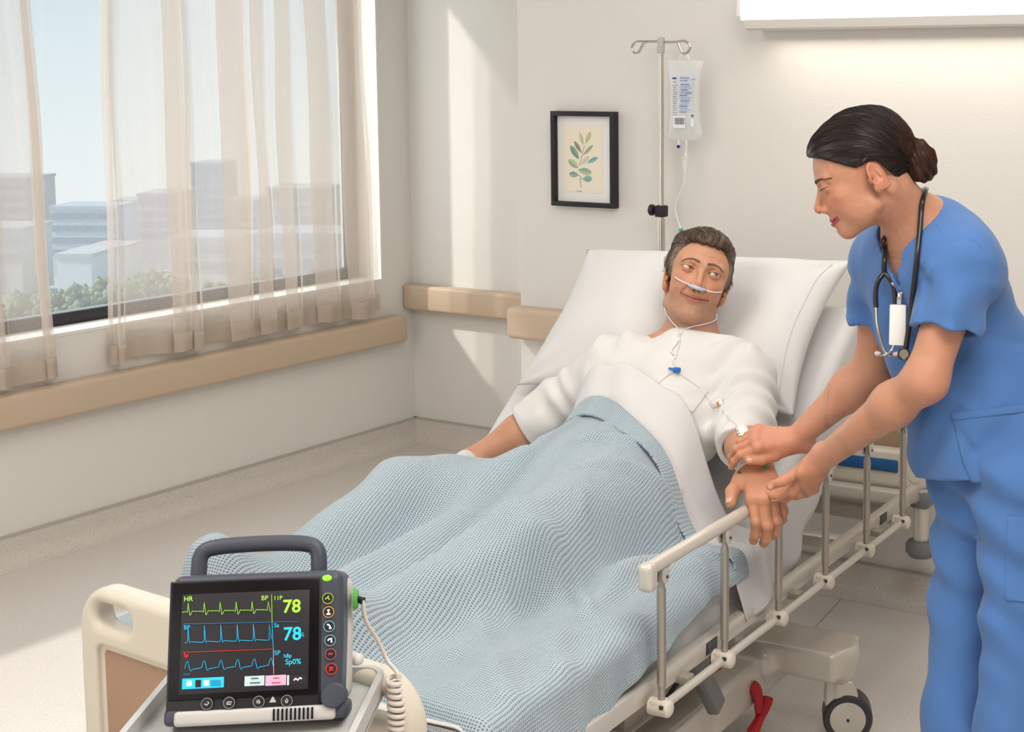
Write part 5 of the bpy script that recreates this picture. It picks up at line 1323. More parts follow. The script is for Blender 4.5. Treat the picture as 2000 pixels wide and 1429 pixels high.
def tunic(P):
    y = (P - Q['pel'].astype(F32)) @ nsp.astype(F32); x = (P - Q['pel'].astype(F32)) @ nsd.astype(F32); f_ = (P - Q['pel'].astype(F32)) @ nfr.astype(F32)
    fo = .006 * np.sin(y * 55 + x * 26 + f_ * 30 + 2 * np.sin(x * 20)) * np.exp(-((y - .13) / .10) ** 2) * sstep(.0, .1, np.abs(f_) + .02)
    fo = fo + .0065 * vnoise(np.stack([x * 12 + y * 5, y * 8, f_ * 12], 1)) + .0022 * vnoise(P * 24)
    fo = fo + .005 * np.sin((x + f_) * 48 + y * 20 + 2 * np.sin(y * 22)) * np.exp(-((y - .36) / .07) ** 2) + .004 * np.sin(x * 30 - f_ * 40 + y * 34) * np.exp(-((y - .02) / .09) ** 2)
    for pts, w, dep in TSEAM: fo = fo + line3(P, pts, w, dep)
    d = tunic_core(P, fo)
    hole = cap(P, Q['nkb'] - nsp * .01, nhw(0, -2.5, -7), .058, .075)
    vv = smin(chain(P, [vtop, vtop + (vap - vtop) * .5, vap], [.054, .034, .006]), hole, .03)
    return smax(d, -vv, .004) * .85
TSEAM = []
def tp(*uv): return [march(tunic_raw, a, b) for a, b in uv]
TSEAM += [(tp((1815, 430), (1830, 445), (1842, 470)), .002, .0025), (tp((1846, 475), (1888, 465), (1925, 490), (1942, 530), (1935, 590), (1920, 645)), .002, .0025),
          (tp((1880, 690), (1900, 730), (1912, 770), (1925, 800)), .002, .0025), (tp((1790, 635), (1850, 640), (1915, 640)), .0015, .0015),
          (tp((1962, 680), (1998, 662)), .002, .003), (tp((1970, 705), (2000, 690)), .002, .002),
          (tp((1800, 530), (1812, 560), (1800, 600)), .012, .006), (tp((1820, 520), (1800, 560), (1795, 600)), .008, -.005), (tp((1880, 640), (1940, 660), (2000, 670)), .01, .004),
          (tp((1830, 800), (1880, 850), (1900, 880)), .012, .005), (tp((1840, 770), (1900, 800)), .012, -.004)]
tl_, th_ = allp[:11].min(0) - .25, allp[:11].max(0) + .25
V, Fc = mesh_sdf(tunic, tl_, th_, .0042)
mobj('scrub_top', mesh_from('scrub_top', V, Fc), m_scrub, nurse, True, True)
def pixel_patch(f, poly, name, th, mt, parent, lo, hi, res=.003, dmax=9.0):
    """a sewn-on patch: the garment's surface, a little thicker, inside an outline"""
    poly = np.array(poly, float)
    def g(P):
        u, v, dp = projpx(P); d = np.full(len(P), 1e9); s = np.ones(len(P)); n = len(poly)
        for i in range(n):
            a = poly[i]; b = poly[i - 1]; e = b - a; wx, wy = u - a[0], v - a[1]; t = np.clip((wx * e[0] + wy * e[1]) / (e @ e), 0, 1)
            d = np.minimum(d, (wx - e[0] * t) ** 2 + (wy - e[1] * t) ** 2)
            c = np.stack([v >= a[1], v < b[1], e[0] * wy > e[1] * wx]); s = np.where(c.all(0) | (~c).all(0), -s, s)
        pd = s * np.sqrt(d) / 980.0
        return np.maximum(np.maximum(np.abs(f(P)) - th, pd), dp - dmax)
    V, Fc = mesh_sdf(g, lo, hi, res, 0); return mobj(name, mesh_from(name, V, Fc), mt, parent, True, True)
pmid = at(1930, 880, 2.92)
pixel_patch(tunic, [(1857, 806), (2020, 788), (2030, 960), (1905, 962), (1880, 900)], 'pocket', .0035, m_scrub, nurse, pmid - .2, pmid + .2, .0035, 3.03)
pixel_patch(tunic, [(1857, 806), (2020, 788), (2020, 803), (1860, 822)], 'pocket_hem', .0055, m_scrub, nurse, pmid - .2, pmid + .2, .003, 3.03)
# trousers
def trousers(P):
    d = ell(P, Q['pel'] - np.array([0, 0, .03]), (.155, .14, .125), basis(nsd, (0, 0, 1), np.cross(nsd, (0, 0, 1))))
    for i, pts in enumerate(NLEG):
        a, b, c = pts; e = c + (b - c) * .02
        g = chain(P, [a + np.array([0, 0, .02]), b, e], [.088, .066, .078], .03)
        g = np.maximum(g, (.055 - P[:, 2])); d = smin(d, g, .045 if i == 0 else .03)
    z = P[:, 2]; r_ = P @ RGT.astype(F32); n = P @ _f.astype(F32)
    d = d + .006 * vnoise(np.stack([r_ * 14, n * 14, z * 5], 1)) + .007 * np.sin(z * 62 + r_ * 40 + 2 * np.sin(r_ * 25 + n * 20)) * sstep(.40, .70, z) + .008 * np.sin(r_ * 46 + z * 22 + n * 30) * sstep(.6, .3, z) * .8
    return d * .85
lp = np.array(NLEG[0] + NLEG[1])
V, Fc = mesh_sdf(trousers, lp.min(0) - .2, np.maximum(lp.max(0) + .2, Q['pel'] + .2), .0048)
mobj('scrub_trousers', mesh_from('scrub_trousers', V, Fc), m_scrub, nurse, True, True)
pm = at(1985, 1100, 2.87)
pixel_patch(trousers, [(1968, 1008), (2040, 1010), (2040, 1180), (1962, 1172)], 'cargo_pocket', .003, m_scrub, nurse, pm - .15, pm + .15, .003, 2.98)
m_shoe = mat('white_shoe', srgb(235, 233, 228), .5)
for pts in NLEG:
    c = pts[2].copy(); c[2] = 0; fdir = -RGT * .85 - _f * .3; fdir /= np.linalg.norm(fdir); sdv = np.cross((0, 0, 1), fdir)
    def shoe(P, c=c, fdir=fdir):
        d = cap(P, c - fdir * .03 + np.array([0, 0, .045]), c + fdir * .14 + np.array([0, 0, .035]), .042, .036); d = smin(d, cap(P, c + np.array([0, 0, .04]), c + np.array([0, 0, .10]), .042, .04), .03)
        return np.maximum(d, .002 - P[:, 2])
    V, Fc = mesh_sdf(shoe, c - .25, c + np.array([.25, .25, .16]), .006); mobj('shoe', mesh_from('shoe', V, Fc), m_shoe, nurse, True, True)
# ================================================================== wall things, infusion stand, monitor
m_clear = glass_mat(); m_clear.node_tree.nodes['Transparent BSDF'].inputs[0].default_value = (1, 1, 1, 1); m_clear.node_tree.nodes['Mix Shader'].inputs[0].default_value = .01
m_blackw = mat('black_wood', srgb(34, 28, 34), .5); m_mat = mat('mount_board', srgb(243, 241, 240), .9); m_paper = mat('aged_paper', srgb(246, 234, 214), .9, noise=(30, .03))
YP = PY - 0.030
def wp(u, v, y=YP): return ony(u, v, y)
c0, c1, c2, c3 = wp(1073, 218), wp(1197, 217), wp(1201, 406), wp(1079, 403)
fx0, fx1 = (c0[0] + c3[0]) / 2, (c1[0] + c2[0]) / 2; fz1, fz0 = (c0[2] + c1[2]) / 2, (c2[2] + c3[2]) / 2
pic = thing('framed_print', 'botanical leaf print in a black frame on the wall beside the infusion stand', 'picture', ((fx0 + fx1) / 2, PY, fz0))
bwid = .0165
fr_ = MB()
for (xa, xb, za, zb) in ((fx0, fx1, fz1 - bwid, fz1), (fx0, fx1, fz0, fz0 + bwid), (fx0, fx0 + bwid, fz0 + bwid, fz1 - bwid), (fx1 - bwid, fx1, fz0 + bwid, fz1 - bwid)):
    fr_.box(((xa + xb) / 2, PY - .0165, (za + zb) / 2), (xb - xa, .031, zb - za), .001)
fr_.build('frame', m_blackw, pic, True)
YM = PY - .012
MB().box(((fx0 + fx1) / 2, YM + .003, (fz0 + fz1) / 2), (fx1 - fx0 - .03, .006, fz1 - fz0 - .03)).build('mount_board', m_mat, pic, True)
def zp(X, Y): return wp(1060 + X / 6.49, 200 + Y / 6.49, YM - .001)
pa_, pb_ = zp(250, 283), zp(760, 1155)
MB().box(((pa_[0] + pb_[0]) / 2, YM - .0006, (pa_[2] + pb_[2]) / 2), (pb_[0] - pa_[0], .0012, pa_[2] - pb_[2])).build('paper', m_paper, pic, True)
def leaf(tip, base, w, c, c2):
    a, b = zp(*tip), zp(*base); ax = b - a; L_ = np.linalg.norm(ax); ax /= L_; sd = np.array([-ax[2], 0, ax[0]]); n = 14; w = w / 6.49 / 700
    for half, cc in ((1, c), (-1, c2)):
        P_ = []
        for i in range(n + 1):
            t = i / n; ww = w * .55 * math.sin(PI * t ** .85) ** .8 * half; P_.append([a + ax * L_ * t + np.array([0, -.0008, 0]), a + ax * L_ * t + sd * ww + np.array([0, -.0008, 0])])
        mobj('leaf', grid_mesh('leaf', np.array(P_)), mat('leaf_ink', srgb(*c if half == 1 else c2), .9, noise=(90, .12)), pic, True)
LV = [((470, 385), (515, 545), 60, (188, 200, 160), (204, 210, 176)), ((608, 372), (540, 525), 66, (196, 192, 138), (206, 200, 152)), ((400, 490), (497, 642), 60, (160, 150, 118), (132, 148, 122)), ((350, 545), (462, 718), 92, (142, 172, 150), (122, 156, 140)),
      ((640, 540), (515, 668), 52, (186, 182, 142), (150, 170, 146)), ((590, 682), (475, 790), 62, (206, 206, 178), (218, 214, 190)), ((700, 700), (566, 766), 62, (156, 190, 182), (120, 172, 172)), ((328, 725), (452, 828), 96, (196, 204, 164), (148, 182, 160)),
      ((622, 890), (446, 856), 96, (190, 196, 150), (136, 182, 168)), ((335, 905), (455, 922), 84, (128, 172, 156), (164, 190, 158)), ((625, 962), (512, 970), 92, (128, 178, 166), (148, 190, 178))]
for l in LV: leaf(*l)
m_ink = mat('stem_ink', srgb(120, 126, 104), .9)
for pts in ([(530, 545), (505, 660), (462, 800)], [(450, 915), (515, 975)], [(480, 960), (478, 1010), (490, 1080)]):
    MB().tube([zp(*p) + np.array([0, -.0009, 0]) for p in pts], .0007, 6).build('stem', m_ink, pic, True)
MB().tube([zp(425 + i * 9, 1120 + (10 if i % 2 else -6) + (i % 3) * 4) + np.array([0, -.0009, 0]) for i in range(10)], .0005, 5).build('signature', m_ink, pic, True)
MB().box(((fx0 + fx1) / 2, PY - .022, (fz0 + fz1) / 2), (fx1 - fx0 - 2 * bwid, .0015, fz1 - fz0 - 2 * bwid)).build('glass', m_clear, pic, True)
# bed-head lamp
yl = PY - .115
la, lb = ony(1440, 10, yl), ony(1470, 57, yl); zl0 = ony(1900, 52, yl)[2]; xl0 = la[0]; xl1 = xl0 + 1.25
lamp = thing('wall_light', 'long white overbed light glowing on the wall above the nurse', 'wall light', ((xl0 + xl1) / 2, PY, zl0))
prof = [(PY, zl0 + .012), (PY - .09, zl0), (PY - .115, zl0 + .006), (PY - .12, zl0 + .03), (PY - .12, zl0 + .032), (PY, zl0 + .032)]
MB().prism(prof, 'x', xl0 + .025, xl1 - .025).build('lower_housing', mat('housing_grey', srgb(214, 210, 205), .5), lamp, True)
MB().prism([(PY, zl0 + .032), (PY - .118, zl0 + .032), (PY - .116, zl0 + .12), (PY - .09, zl0 + .145), (PY, zl0 + .15)], 'x', xl0 + .015, xl1 - .007).build('diffuser', mat('lamp_glow', (1, .97, .92, 1), .4, emit=(1, .95, .88, 1), estr=1.6), lamp, True)
for x in (xl0, xl1): MB().prism([(PY, zl0 + .02), (PY - .105, zl0 + .028), (PY - .122, zl0 + .045), (PY - .122, zl0 + .13), (PY - .095, zl0 + .153), (PY, zl0 + .155)], 'x', x - .006 if x == xl1 else x, x + .014 if x == xl0 else x, bev=.003).build('end_cap', m_white, lamp, True)
ll_ = light('overbed_lamp_light', 'AREA', ((xl0 + xl1) / 2, PY - .07, zl0 - .012), (rad(-12), 0, 0), 1.3, (1, .88, .76), 1.1, .05); ll_.parent = lamp; ll_.matrix_parent_inverse = inv_of(lamp)
# ------------------------------------------------------------------ infusion stand
m_chrome = mat('polished_steel', srgb(205, 200, 192), .16, 1.0)
YI = PY - .10; ptop = ony(1291, 80, YI); PXI = ptop[0]; zt_ = ptop[2]
iv = thing('infusion_stand', 'chrome infusion stand with a two-hook top behind the pillow', 'infusion stand', (PXI, YI, 0))
sI = 2937 / np.linalg.norm(ray(1290, 100)) * 0 + 640.0
zc_ = ony(1290, 415, YI)[2]
MB().cyl((PXI, YI, zc_ - .02), (PXI, YI, .05), .0125, 20).build('outer_pole', m_chrome, iv, True)
MB().cyl((PXI, YI, zt_ - .03), (PXI, YI, zc_ - .03), .0088, 20).build('inner_pole', m_chrome, iv, True)
MB().lathe([(.0, .012), (.009, .012), (.0125, .006), (.0125, -.036), (.011, -.04), (.009, -.04)], 20, (PXI, YI, zt_)).build('top_collar', mat('collar_grey', srgb(188, 186, 184), .4), iv, True)
def hk(pts):
    P_ = [ony(u, v, YI) for u, v in pts]; return catmull(P_, 6)
MB().tube(hk([(1289, 81), (1262, 81), (1245, 81), (1236, 88), (1234, 96), (1239, 103), (1247, 102), (1252, 94), (1257, 85), (1266, 81)]), .0042, 10).build('hook', m_chrome, iv, True)
MB().tube(hk([(1292, 82), (1318, 82), (1336, 80), (1345, 85), (1348, 93), (1344, 101), (1337, 105), (1332, 101), (1328, 92), (1325, 84)]), .0042, 10).build('hook', m_chrome, iv, True)
ck_ = ony(1290, 412, YI)
cl = MB().box((PXI, YI, ck_[2]), (.034, .034, .038), .004).build('clamp', m_blackw, iv, True)
MB().tube([(PXI - .017, YI - .004, ck_[2] + .003), (PXI - .024, YI - .006, ck_[2] + .003)], .007, 12).build('clamp_screw', m_blackw, cl, True)
MB().tube([(PXI - .022, YI - .006, ck_[2] + .003), (PXI - .026, YI - .0065, ck_[2] + .003), (PXI - .036, YI - .009, ck_[2] + .003), (PXI - .04, YI - .0095, ck_[2] + .003)], [.011, .018, .019, .015], 16).build('clamp_knob', m_blackw, cl, True)
for k in range(5):
    a = 2 * PI * k / 5; ft = MB().tube([(PXI, YI, .09), (PXI + .07 * math.cos(a), YI - .03 + .05 * math.sin(a), .07), (PXI + .22 * math.cos(a), YI - .06 + .1 * math.sin(a), .05)], .011, 10).build('base_leg', m_chrome, iv, True)
# bag, drip chamber, line
def plast(name, col, alpha, rough=.15):
    m = bpy.data.materials.new(name); m.use_nodes = True; N, L = nodes(m); b = N['Principled BSDF']; b.inputs['Base Color'].default_value = col; b.inputs['Roughness'].default_value = rough; b.inputs['Alpha'].default_value = alpha; b.inputs['Specular IOR Level'].default_value = .7
    return m
m_bag = plast('clear_vinyl', (.92, .94, .95, 1), .32, .12); m_bagw = plast('frosted_vinyl', (.95, .96, .96, 1), .62, .3); m_fluid = plast('saline', (.90, .94, .96, 1), .22, .05)
bagc = ony(1338, 195, YI); bag = thing('infusion_bag', 'clear infusion bag with blue printing hanging from the right hook', 'infusion bag', tuple(bagc))
BGY = YI - .0
def bp(u, v, dy=0): return ony(u, v, BGY + dy)
outl = [(131, 113), (140, 124), (170, 130), (173, 125), (176, 118)]
rows_ = [(118, 1304, 1374, .004), (124, 1304, 1374, .006), (135, 1306, 1371, .010), (160, 1309, 1366, .019), (190, 1310, 1365, .024), (220, 1309, 1366, .026), (240, 1308, 1368, .024), (256, 1305, 1371, .019), (264, 1303, 1371, .013), (270, 1306, 1367, .008), (274, 1318, 1360, .003)]
A_ = []
for (v, ua, ub, t) in rows_:
    ring = []
    for k in range(36):
        a = 2 * PI * k / 36; c, s = math.cos(a), math.sin(a); cx_ = np.sign(c) * abs(c) ** .75; p = bp((ua + ub) / 2 + (ub - ua) / 2 * cx_, v); p[1] += s * t + .0012 * math.sin(v * .5 + k); ring.append(p)
    ring.append(ring[0]); A_.append(ring)
mobj('bag_film', grid_mesh('bag_film', np.array(A_)), m_bag, bag, True, True)
A2 = []
for (v, ua, ub, t) in rows_[2:-1]:
    ring = []
    for k in range(30):
        a = 2 * PI * k / 30; c, s = math.cos(a), math.sin(a); p = bp((ua + ub) / 2 + ((ub - ua) / 2 - 4) * np.sign(c) * abs(c) ** .8, v); p[1] += s * t * .85; ring.append(p)
    ring.append(ring[0]); A2.append(ring)
mobj('fluid', grid_mesh('fluid', np.array(A2)), m_fluid, bag, True, True)
MB().tube(catmull([bp(1327, 116), bp(1329, 108), bp(1336, 104), bp(1343, 108), bp(1346, 117)], 5), .0028, 8).build('hanging_loop', m_bagw, bag, True)
m_lab = plast('white_label', (.93, .93, .92, 1), .9, .5); m_bpr = mat('blue_print', srgb(40, 78, 150), .6); m_lpr = mat('pale_blue_print', srgb(140, 168, 206), .6); m_kpr = mat('grey_print', srgb(96, 100, 112), .6); m_navy = mat('navy_port', srgb(38, 36, 120), .4)
FYo = -.0275
def fl(ua, va, ub, vb, name, mt, par_=bag, dy=FYo, th=.0006):
    a, b = bp(ua, va, dy), bp(ub, vb, dy); return MB().box(((a[0] + b[0]) / 2, a[1], (a[2] + b[2]) / 2), (abs(b[0] - a[0]), th, abs(a[2] - b[2]))).build(name, mt, par_, True)
def txt(body, size, mt, name, parent, M, bold=0.0, align='LEFT'):
    """flat lettering as mesh"""
    cu = bpy.data.curves.new(name, 'FONT'); cu.body = body; cu.size = size; cu.offset = bold; cu.align_x = align; cu.resolution_u = 3
    ob = bpy.data.objects.new(name, cu); COL.objects.link(ob); bpy.context.view_layer.update()
    me = bpy.data.meshes.new_from_object(ob.evaluated_get(bpy.context.evaluated_depsgraph_get())); bpy.data.objects.remove(ob); bpy.data.curves.remove(cu)
    me.transform(M); me.name = name; return mobj(name, me, mt, parent, True)
def wall_text(body, u, v, hpx, mt, name, parent, dy):
    p = bp(u, v, dy); M = Matrix.Translation(p) @ Matrix.Rotation(PI / 2, 4, 'X'); return txt(body, hpx / 640 * 1.3, mt, name, parent, M)
lb_ = fl(1315, 226, 1338, 250, 'barcode_label', m_lab, dy=FYo - .0005)
for i, (o_, w_) in enumerate(((0, 1.2), (2, .7), (3.6, 1.6), (6, .8), (7.6, 1.1), (9.6, .6), (11, 1.7), (13.6, .9), (15.4, .6), (16.8, 1.3))): fl(1318 + o_, 230, 1318 + o_ + w_, 243, 'barcode_bar', m_kpr, lb_, FYo - .0012)
fl(1326, 146, 1352, 212, 'print_panel', plast('print_tint', (.80, .86, .95, 1), .35, .4), dy=FYo + .001)
for (ua, ub, v, hh_) in ((1328, 1346, 152, 4.5), (1328, 1343, 157.5, 3), (1350, 1358, 155, 3), (1314, 1321, 160, 2.5), (1340, 1351, 182, 3.5)):   # print too blurred to read
    r2 = random.Random(int(ua + v)); n2 = int((ub - ua) / 1.3)
    MB().tube([bp(ua + (ub - ua) * i / n2, v + (hh_ / 2 if i % 2 else -hh_ / 2) * r2.uniform(.5, 1), FYo - .0008) for i in range(n2 + 1)], .0007, 5).build('printed_word', m_bpr, bag, True)
rs_ = random.Random(5)
for i in range(16):
    v = 164 + i * 3.6; ua = 1327 + rs_.choice([0, 0, 2]); fl(ua, v, ua + rs_.uniform(14, 26), v + 1.3, 'printed_line', m_lpr if i % 3 else m_bpr, dy=FYo - .0006)
for i in range(14):
    v = 166 + i * 4.4; fl(1314, v, 1314 + rs_.uniform(5, 9), v + 1, 'printed_line', m_kpr, dy=FYo + .003)
fl(1313, 151, 1321, 154.5, 'printed_mark', m_bpr, dy=FYo); MB().tube([bp(1352, 226, FYo - .001), bp(1352, 226, FYo - .0018)], .004, 16).build('round_mark', m_bpr, bag, True)
fl(1349, 232, 1355, 247, 'white_patch', m_lab, dy=FYo)
for (u, m_) in ((1326, m_bagw), (1341, m_bagw)): MB().tube([bp(u, 270), bp(u, 283)], .0045, 12).build('port', m_, bag, True)
pt_ = MB(); pt_.box(tuple(bp(1325, 286)), (.012, .006, .005), .001); pt_.box(tuple(bp(1325, 286)), (.005, .006, .012), .001); pt_.build('injection_port', m_navy, bag, True)
m_line = plast('clear_tube', (.93, .93, .93, 1), .75, .2); m_green = mat('green_connector', srgb(70, 190, 150), .4)
ivl = thing('infusion_line', 'clear drip chamber and thin tube with a green connector below the infusion bag', 'tube', tuple(bp(1337, 330)))
MB().tube([bp(1341, 283), bp(1340, 296), bp(1339, 304)], [.003, .003, .006], 10).build('spike', m_bagw, ivl, True)
MB().lathe([(.011, 0), (.011, -.006), (.008, -.008), (.008, -.05), (.005, -.056), (.003, -.066), (0, -.066)], 18, tuple(bp(1338, 306))).build('drip_chamber', m_bag, ivl, True)
MB().lathe([(0, 0), (.0065, 0), (.0065, -.016), (0, -.016)], 14, tuple(bp(1338, 330))).build('fluid_level', m_bagw, ivl, True)
MB().tube(catmull([bp(1337, 346), bp(1335, 362), bp(1325, 385), bp(1319, 402), bp(1321, 420), bp(1327, 440)], 6), .0024, 8).build('tube', m_line, ivl, True)
MB().tube([bp(1326, 434), bp(1329, 446)], [.0045, .0055], 10).build('luer', m_bagw, ivl, True)
MB().tube([bp(1329, 446), bp(1331, 452), bp(1331.5, 454), bp(1335, 464)], [.007, .007, .005, .005], 12).build('connector', m_green, ivl, True)
MB().tube(catmull([bp(1335, 464), bp(1340, 480), bp(1352, 520), bp(1330, 640, -.0)], 6), .0024, 8).build('tube', m_line, ivl, True)
# ------------------------------------------------------------------ patient monitor on its cart
MW = unit(RGT * math.cos(rad(7)) + _f * math.sin(rad(7))); MBk0 = unit(-RGT * math.sin(rad(7)) + _f * math.cos(rad(7))); tb = rad(20)
MUp = np.array([0, 0, 1]) * math.cos(tb) + MBk0 * math.sin(tb); MBk = MBk0 * math.cos(tb) - np.array([0, 0, 1]) * math.sin(tb)
mo = at(503, 1250, 2.27); PS = 2937 / 2.27
MM = Matrix(((MW[0], MBk[0], MUp[0], mo[0]), (MW[1], MBk[1], MUp[1], mo[1]), (MW[2], MBk[2], MUp[2], mo[2]), (0, 0, 0, 1)))
def S(u, v, y=0.0): return Vector(((u + (v - 1250) * .095 - 503) / PS, y, (1250 - v - .055 * (u - 503)) / (PS * .965)))
mon = thing('patient_monitor', 'dark grey vital-signs monitor with carrying handle showing coloured waveforms', 'monitor'); mon.matrix_world = MM; bpy.context.view_layer.update()
m_shell = mat('graphite_plastic', srgb(70, 74, 86), .45, bump=(900, .1)); m_bez = mat('black_glass', srgb(8, 7, 10), .28, spec=.3); m_pan = mat('panel_black', srgb(36, 35, 40), .4); m_lite = mat('light_grey_plastic', srgb(205, 200, 196), .45)
def em(name, c, s): return mat(name, srgb(*c), .5, emit=srgb(*c), estr=s)
e_bg = em('screen_dark', (34, 31, 36), .35); e_gr = em('trace_green', (150, 214, 56), .85); e_cy = em('trace_cyan', (36, 176, 216), .85); e_bl = em('trace_blue', (20, 110, 150), .8); e_rd = em('trace_red', (200, 40, 40), .9); e_pk = em('tile_pink', (226, 150, 176), .8); e_gy = em('tile_grey', (168, 188, 184), .8); e_wh = em('glyph_white', (236, 236, 238), .9); e_or = em('ring_orange', (214, 140, 40), .6); e_te = em('ring_teal', (110, 160, 170), .5); e_yg = em('ring_green', (150, 170, 60), .6); e_dr = em('ring_dull_red', (170, 70, 76), .6); e_led = em('led_green', (120, 240, 40), 1.6); e_ltxt = em('screen_slate', (60, 78, 96), .6)
# body: rounded slab, deeper at the back
def slab(P):
    q = np.abs(P - v3(-.001, .055, -.002)) - v3(.131 - .018, .055 - .012, .105 - .018)
    t = np.clip((P[:, 2] + .1) / .2, 0, 1); q[:, 0] = q[:, 0] + .004 * np.abs(t - .55)
    return np.sqrt((np.maximum(q, 0) ** 2).sum(1)) + np.minimum(q.max(1), 0) - .015
V, Fc = mesh_sdf(slab, (-.16, -.02, -.13), (.16, .13, .13), .0035); mobj('shell', mesh_from('shell', V, Fc), m_shell, mon, smooth=True)
MB().box((-.001, .082, -.002), (.266, .05, .19), .018, 4).build('rear_shell', m_lite, mon)
def quad(a, b, c, d, y, name, mt, th=.0012, parent=mon):
    m_ = MB(); A = [S(*p, y) for p in (a, b, c, d)]; m_.prism([(p.x, p.z) for p in A], 'y', y, y + th); return m_.build(name, mt, parent, smooth=None)
def plate(ua, va, ub, vb, y, name, mt, r=.006, th=.003, parent=mon):
    a, b = S(ua, va), S(ub, vb); m_ = MB().box(((a.x + b.x) / 2, y + th / 2, (a.z + b.z) / 2), (abs(b.x - a.x), th, abs(a.z - b.z)), min(r, th * .45), 2); return m_.build(name, mt, parent)
a, b = S(345, 1145), S(615, 1370)
MB().box(((a.x + b.x) / 2, -.0012, (a.z + b.z) / 2 + .0), (b.x - a.x, .005, a.z - b.z), .002).build('front_panel', m_pan, mon)
bz = plate(349, 1148, 611, 1347, -.0062, 'screen_bezel', m_bez, .004, .004)
scr = plate(367, 1168, 594, 1337, -.0068, 'screen', e_bg, .001, .0012)
YS = -.0078
def line(pts, mt, name='trace', r=.00062, parent=scr): return MB().tube([S(u, v, YS) for u, v in pts], r, 6, flat=.6).build(name, mt, parent)
def word(body, u, v, h, mt, parent=scr, y=YS, bold=.0): 
    p = S(u, v, y); M = MM @ Matrix.Translation(p) @ Matrix.Rotation(PI / 2, 4, 'X') @ Matrix.Scale(h / PS * 1.42, 4); return txt(body, 1.0, mt, 'screen_text', parent, M, bold)
def Z3(X, Y): return 300 + X / 3.6725, 1040 + Y / 3.6725
g = []
for k in range(6):
    x0 = 285 + k * 111.5; y0 = 588 - k * 4.2
    g += [Z3(x0 - 47 if k == 0 else x0 - 78, y0 + (2 if k == 0 else -2)), Z3(x0 - 22, y0 - 4), Z3(x0 - 10, y0 + 4), Z3(x0, y0 - 62), Z3(x0 + 7, y0 + 22), Z3(x0 + 18, y0 + 8), Z3(x0 + 26, y0 - 10)] if k < 5 else [Z3(x0 - 78, y0 - 2), Z3(x0 - 22, y0 - 4), Z3(x0 - 10, y0 + 4), Z3(x0 + 2, y0 - 60), Z3(x0 + 12, y0 + 12)]
line(g, e_gr)
g = []
for k in range(6):
    x0 = 272 + k * 114; y0 = 792 - k * 5
    g += [Z3(x0 - 28, y0 + 2), Z3(x0 - 10, y0), Z3(x0 - 4, y0 - 20), Z3(x0 + 2, y0 - 112), Z3(x0 + 6, y0 - 10), Z3(x0 + 9, y0 + 6), Z3(x0 + 14, y0 - 6)] if k < 5 else [Z3(x0 - 28, y0 + 2), Z3(x0 - 10, y0), Z3(x0, y0 - 108), Z3(x0 + 8, y0 - 6)]
line(g, e_cy)
g = []
for k in range(6):
    x0 = 258 + k * 116; y0 = 970 - k * 5.4
    seg_ = [(x0 - 22, y0 - 6), (x0 - 10, y0 - 42), (x0, y0 - 56), (x0 + 6, y0 - 40), (x0 + 12, y0 + 4), (x0 + 20, y0 + 12), (x0 + 28, y0), (x0 + 60, y0 - 6), (x0 + 80, y0 - 10)]
    g += [Z3(*p) for p in (seg_ if k < 5 else seg_[:5])]
line([tuple(p) for p in g], e_cy)
line([Z3(240, 668), Z3(1050, 640)], e_bl, 'divider'); line([Z3(230, 857), Z3(850, 828)], e_rd, 'divider')
line([Z3(872, 460), Z3(862, 650)], e_gr, 'divider'); line([Z3(862, 650), Z3(857, 830)], e_cy, 'divider'); line([Z3(857, 830), Z3(848, 998)], e_pk, 'divider')
for (t_, X, Y, h_, m_, b_) in (('HR', 255, 515, 9, e_gr, .01), ('BP', 795, 500, 9, e_gr, 0), ('11P', 882, 497, 8, e_gr, 0), ('78', 940, 582, 24.5, e_gr, .02), ('BP', 243, 705, 8, e_cy, 0), ('Sa', 872, 682, 8, e_cy, 0), ('78', 930, 768, 24.5, e_cy, .02), ('%', 1052, 742, 8, e_cy, 0), ('Sp', 232, 888, 7, e_rd, .02), ('SP', 860, 868, 8.5, e_cy, 0), ('hBp', 925, 885, 7, e_cy, .01), ('Sp0%', 932, 930, 10, e_cy, .01), ('20:00', 222, 1010, 4, e_bl, 0)):
    word(t_, *Z3(X, Y), h_, m_, bold=b_)
def tile(X0, Y0, X1, Y1, mt, name='status_tile', dy=0.0):
    a0, b0 = Z3(X0, Y0); a1, b1 = Z3(X1, Y1); return quad((a0, b0), (a1, b0 - .055 * (a1 - a0)), (a1 - .095 * (b1 - b0), b1 - .055 * (a1 - a0)), (a0 - .095 * (b1 - b0), b1), -.0074 + dy, name, mt, .0006, scr)
tile(214, 1032, 502, 1102, e_cy); tile(305, 1040, 343, 1088, e_bg, dy=-.0008); tile(245, 1046, 280, 1080, e_wh, dy=-.0008); tile(362, 1042, 398, 1078, e_wh, dy=-.0008)
for k in range(3): tile(408, 1042 + k * 14, 478, 1050 + k * 14, e_bl, dy=-.0008)
tile(645, 1012, 783, 1078, e_gy); tile(790, 1006, 934, 1074, e_pk); tile(940, 1002, 955, 1068, e_gy); tile(962, 1000, 1078, 1062, e_bg)
for (X, w_) in ((690, 50), (680, 70)): tile(X, 1022 if w_ == 50 else 1052, X + w_, 1030 if w_ == 50 else 1060, e_ltxt, 'tile_line', -.0008)
for (X, w_) in ((845, 40), (830, 62)): tile(X, 1018 if w_ == 40 else 1050, X + w_, 1026 if w_ == 40 else 1058, e_dr, 'tile_line', -.0008)
line([Z3(985, 1035), Z3(1000, 1022), Z3(1012, 1034), Z3(1030, 1018), Z3(1042, 1024)], e_wh, 'mask_icon', .0018)
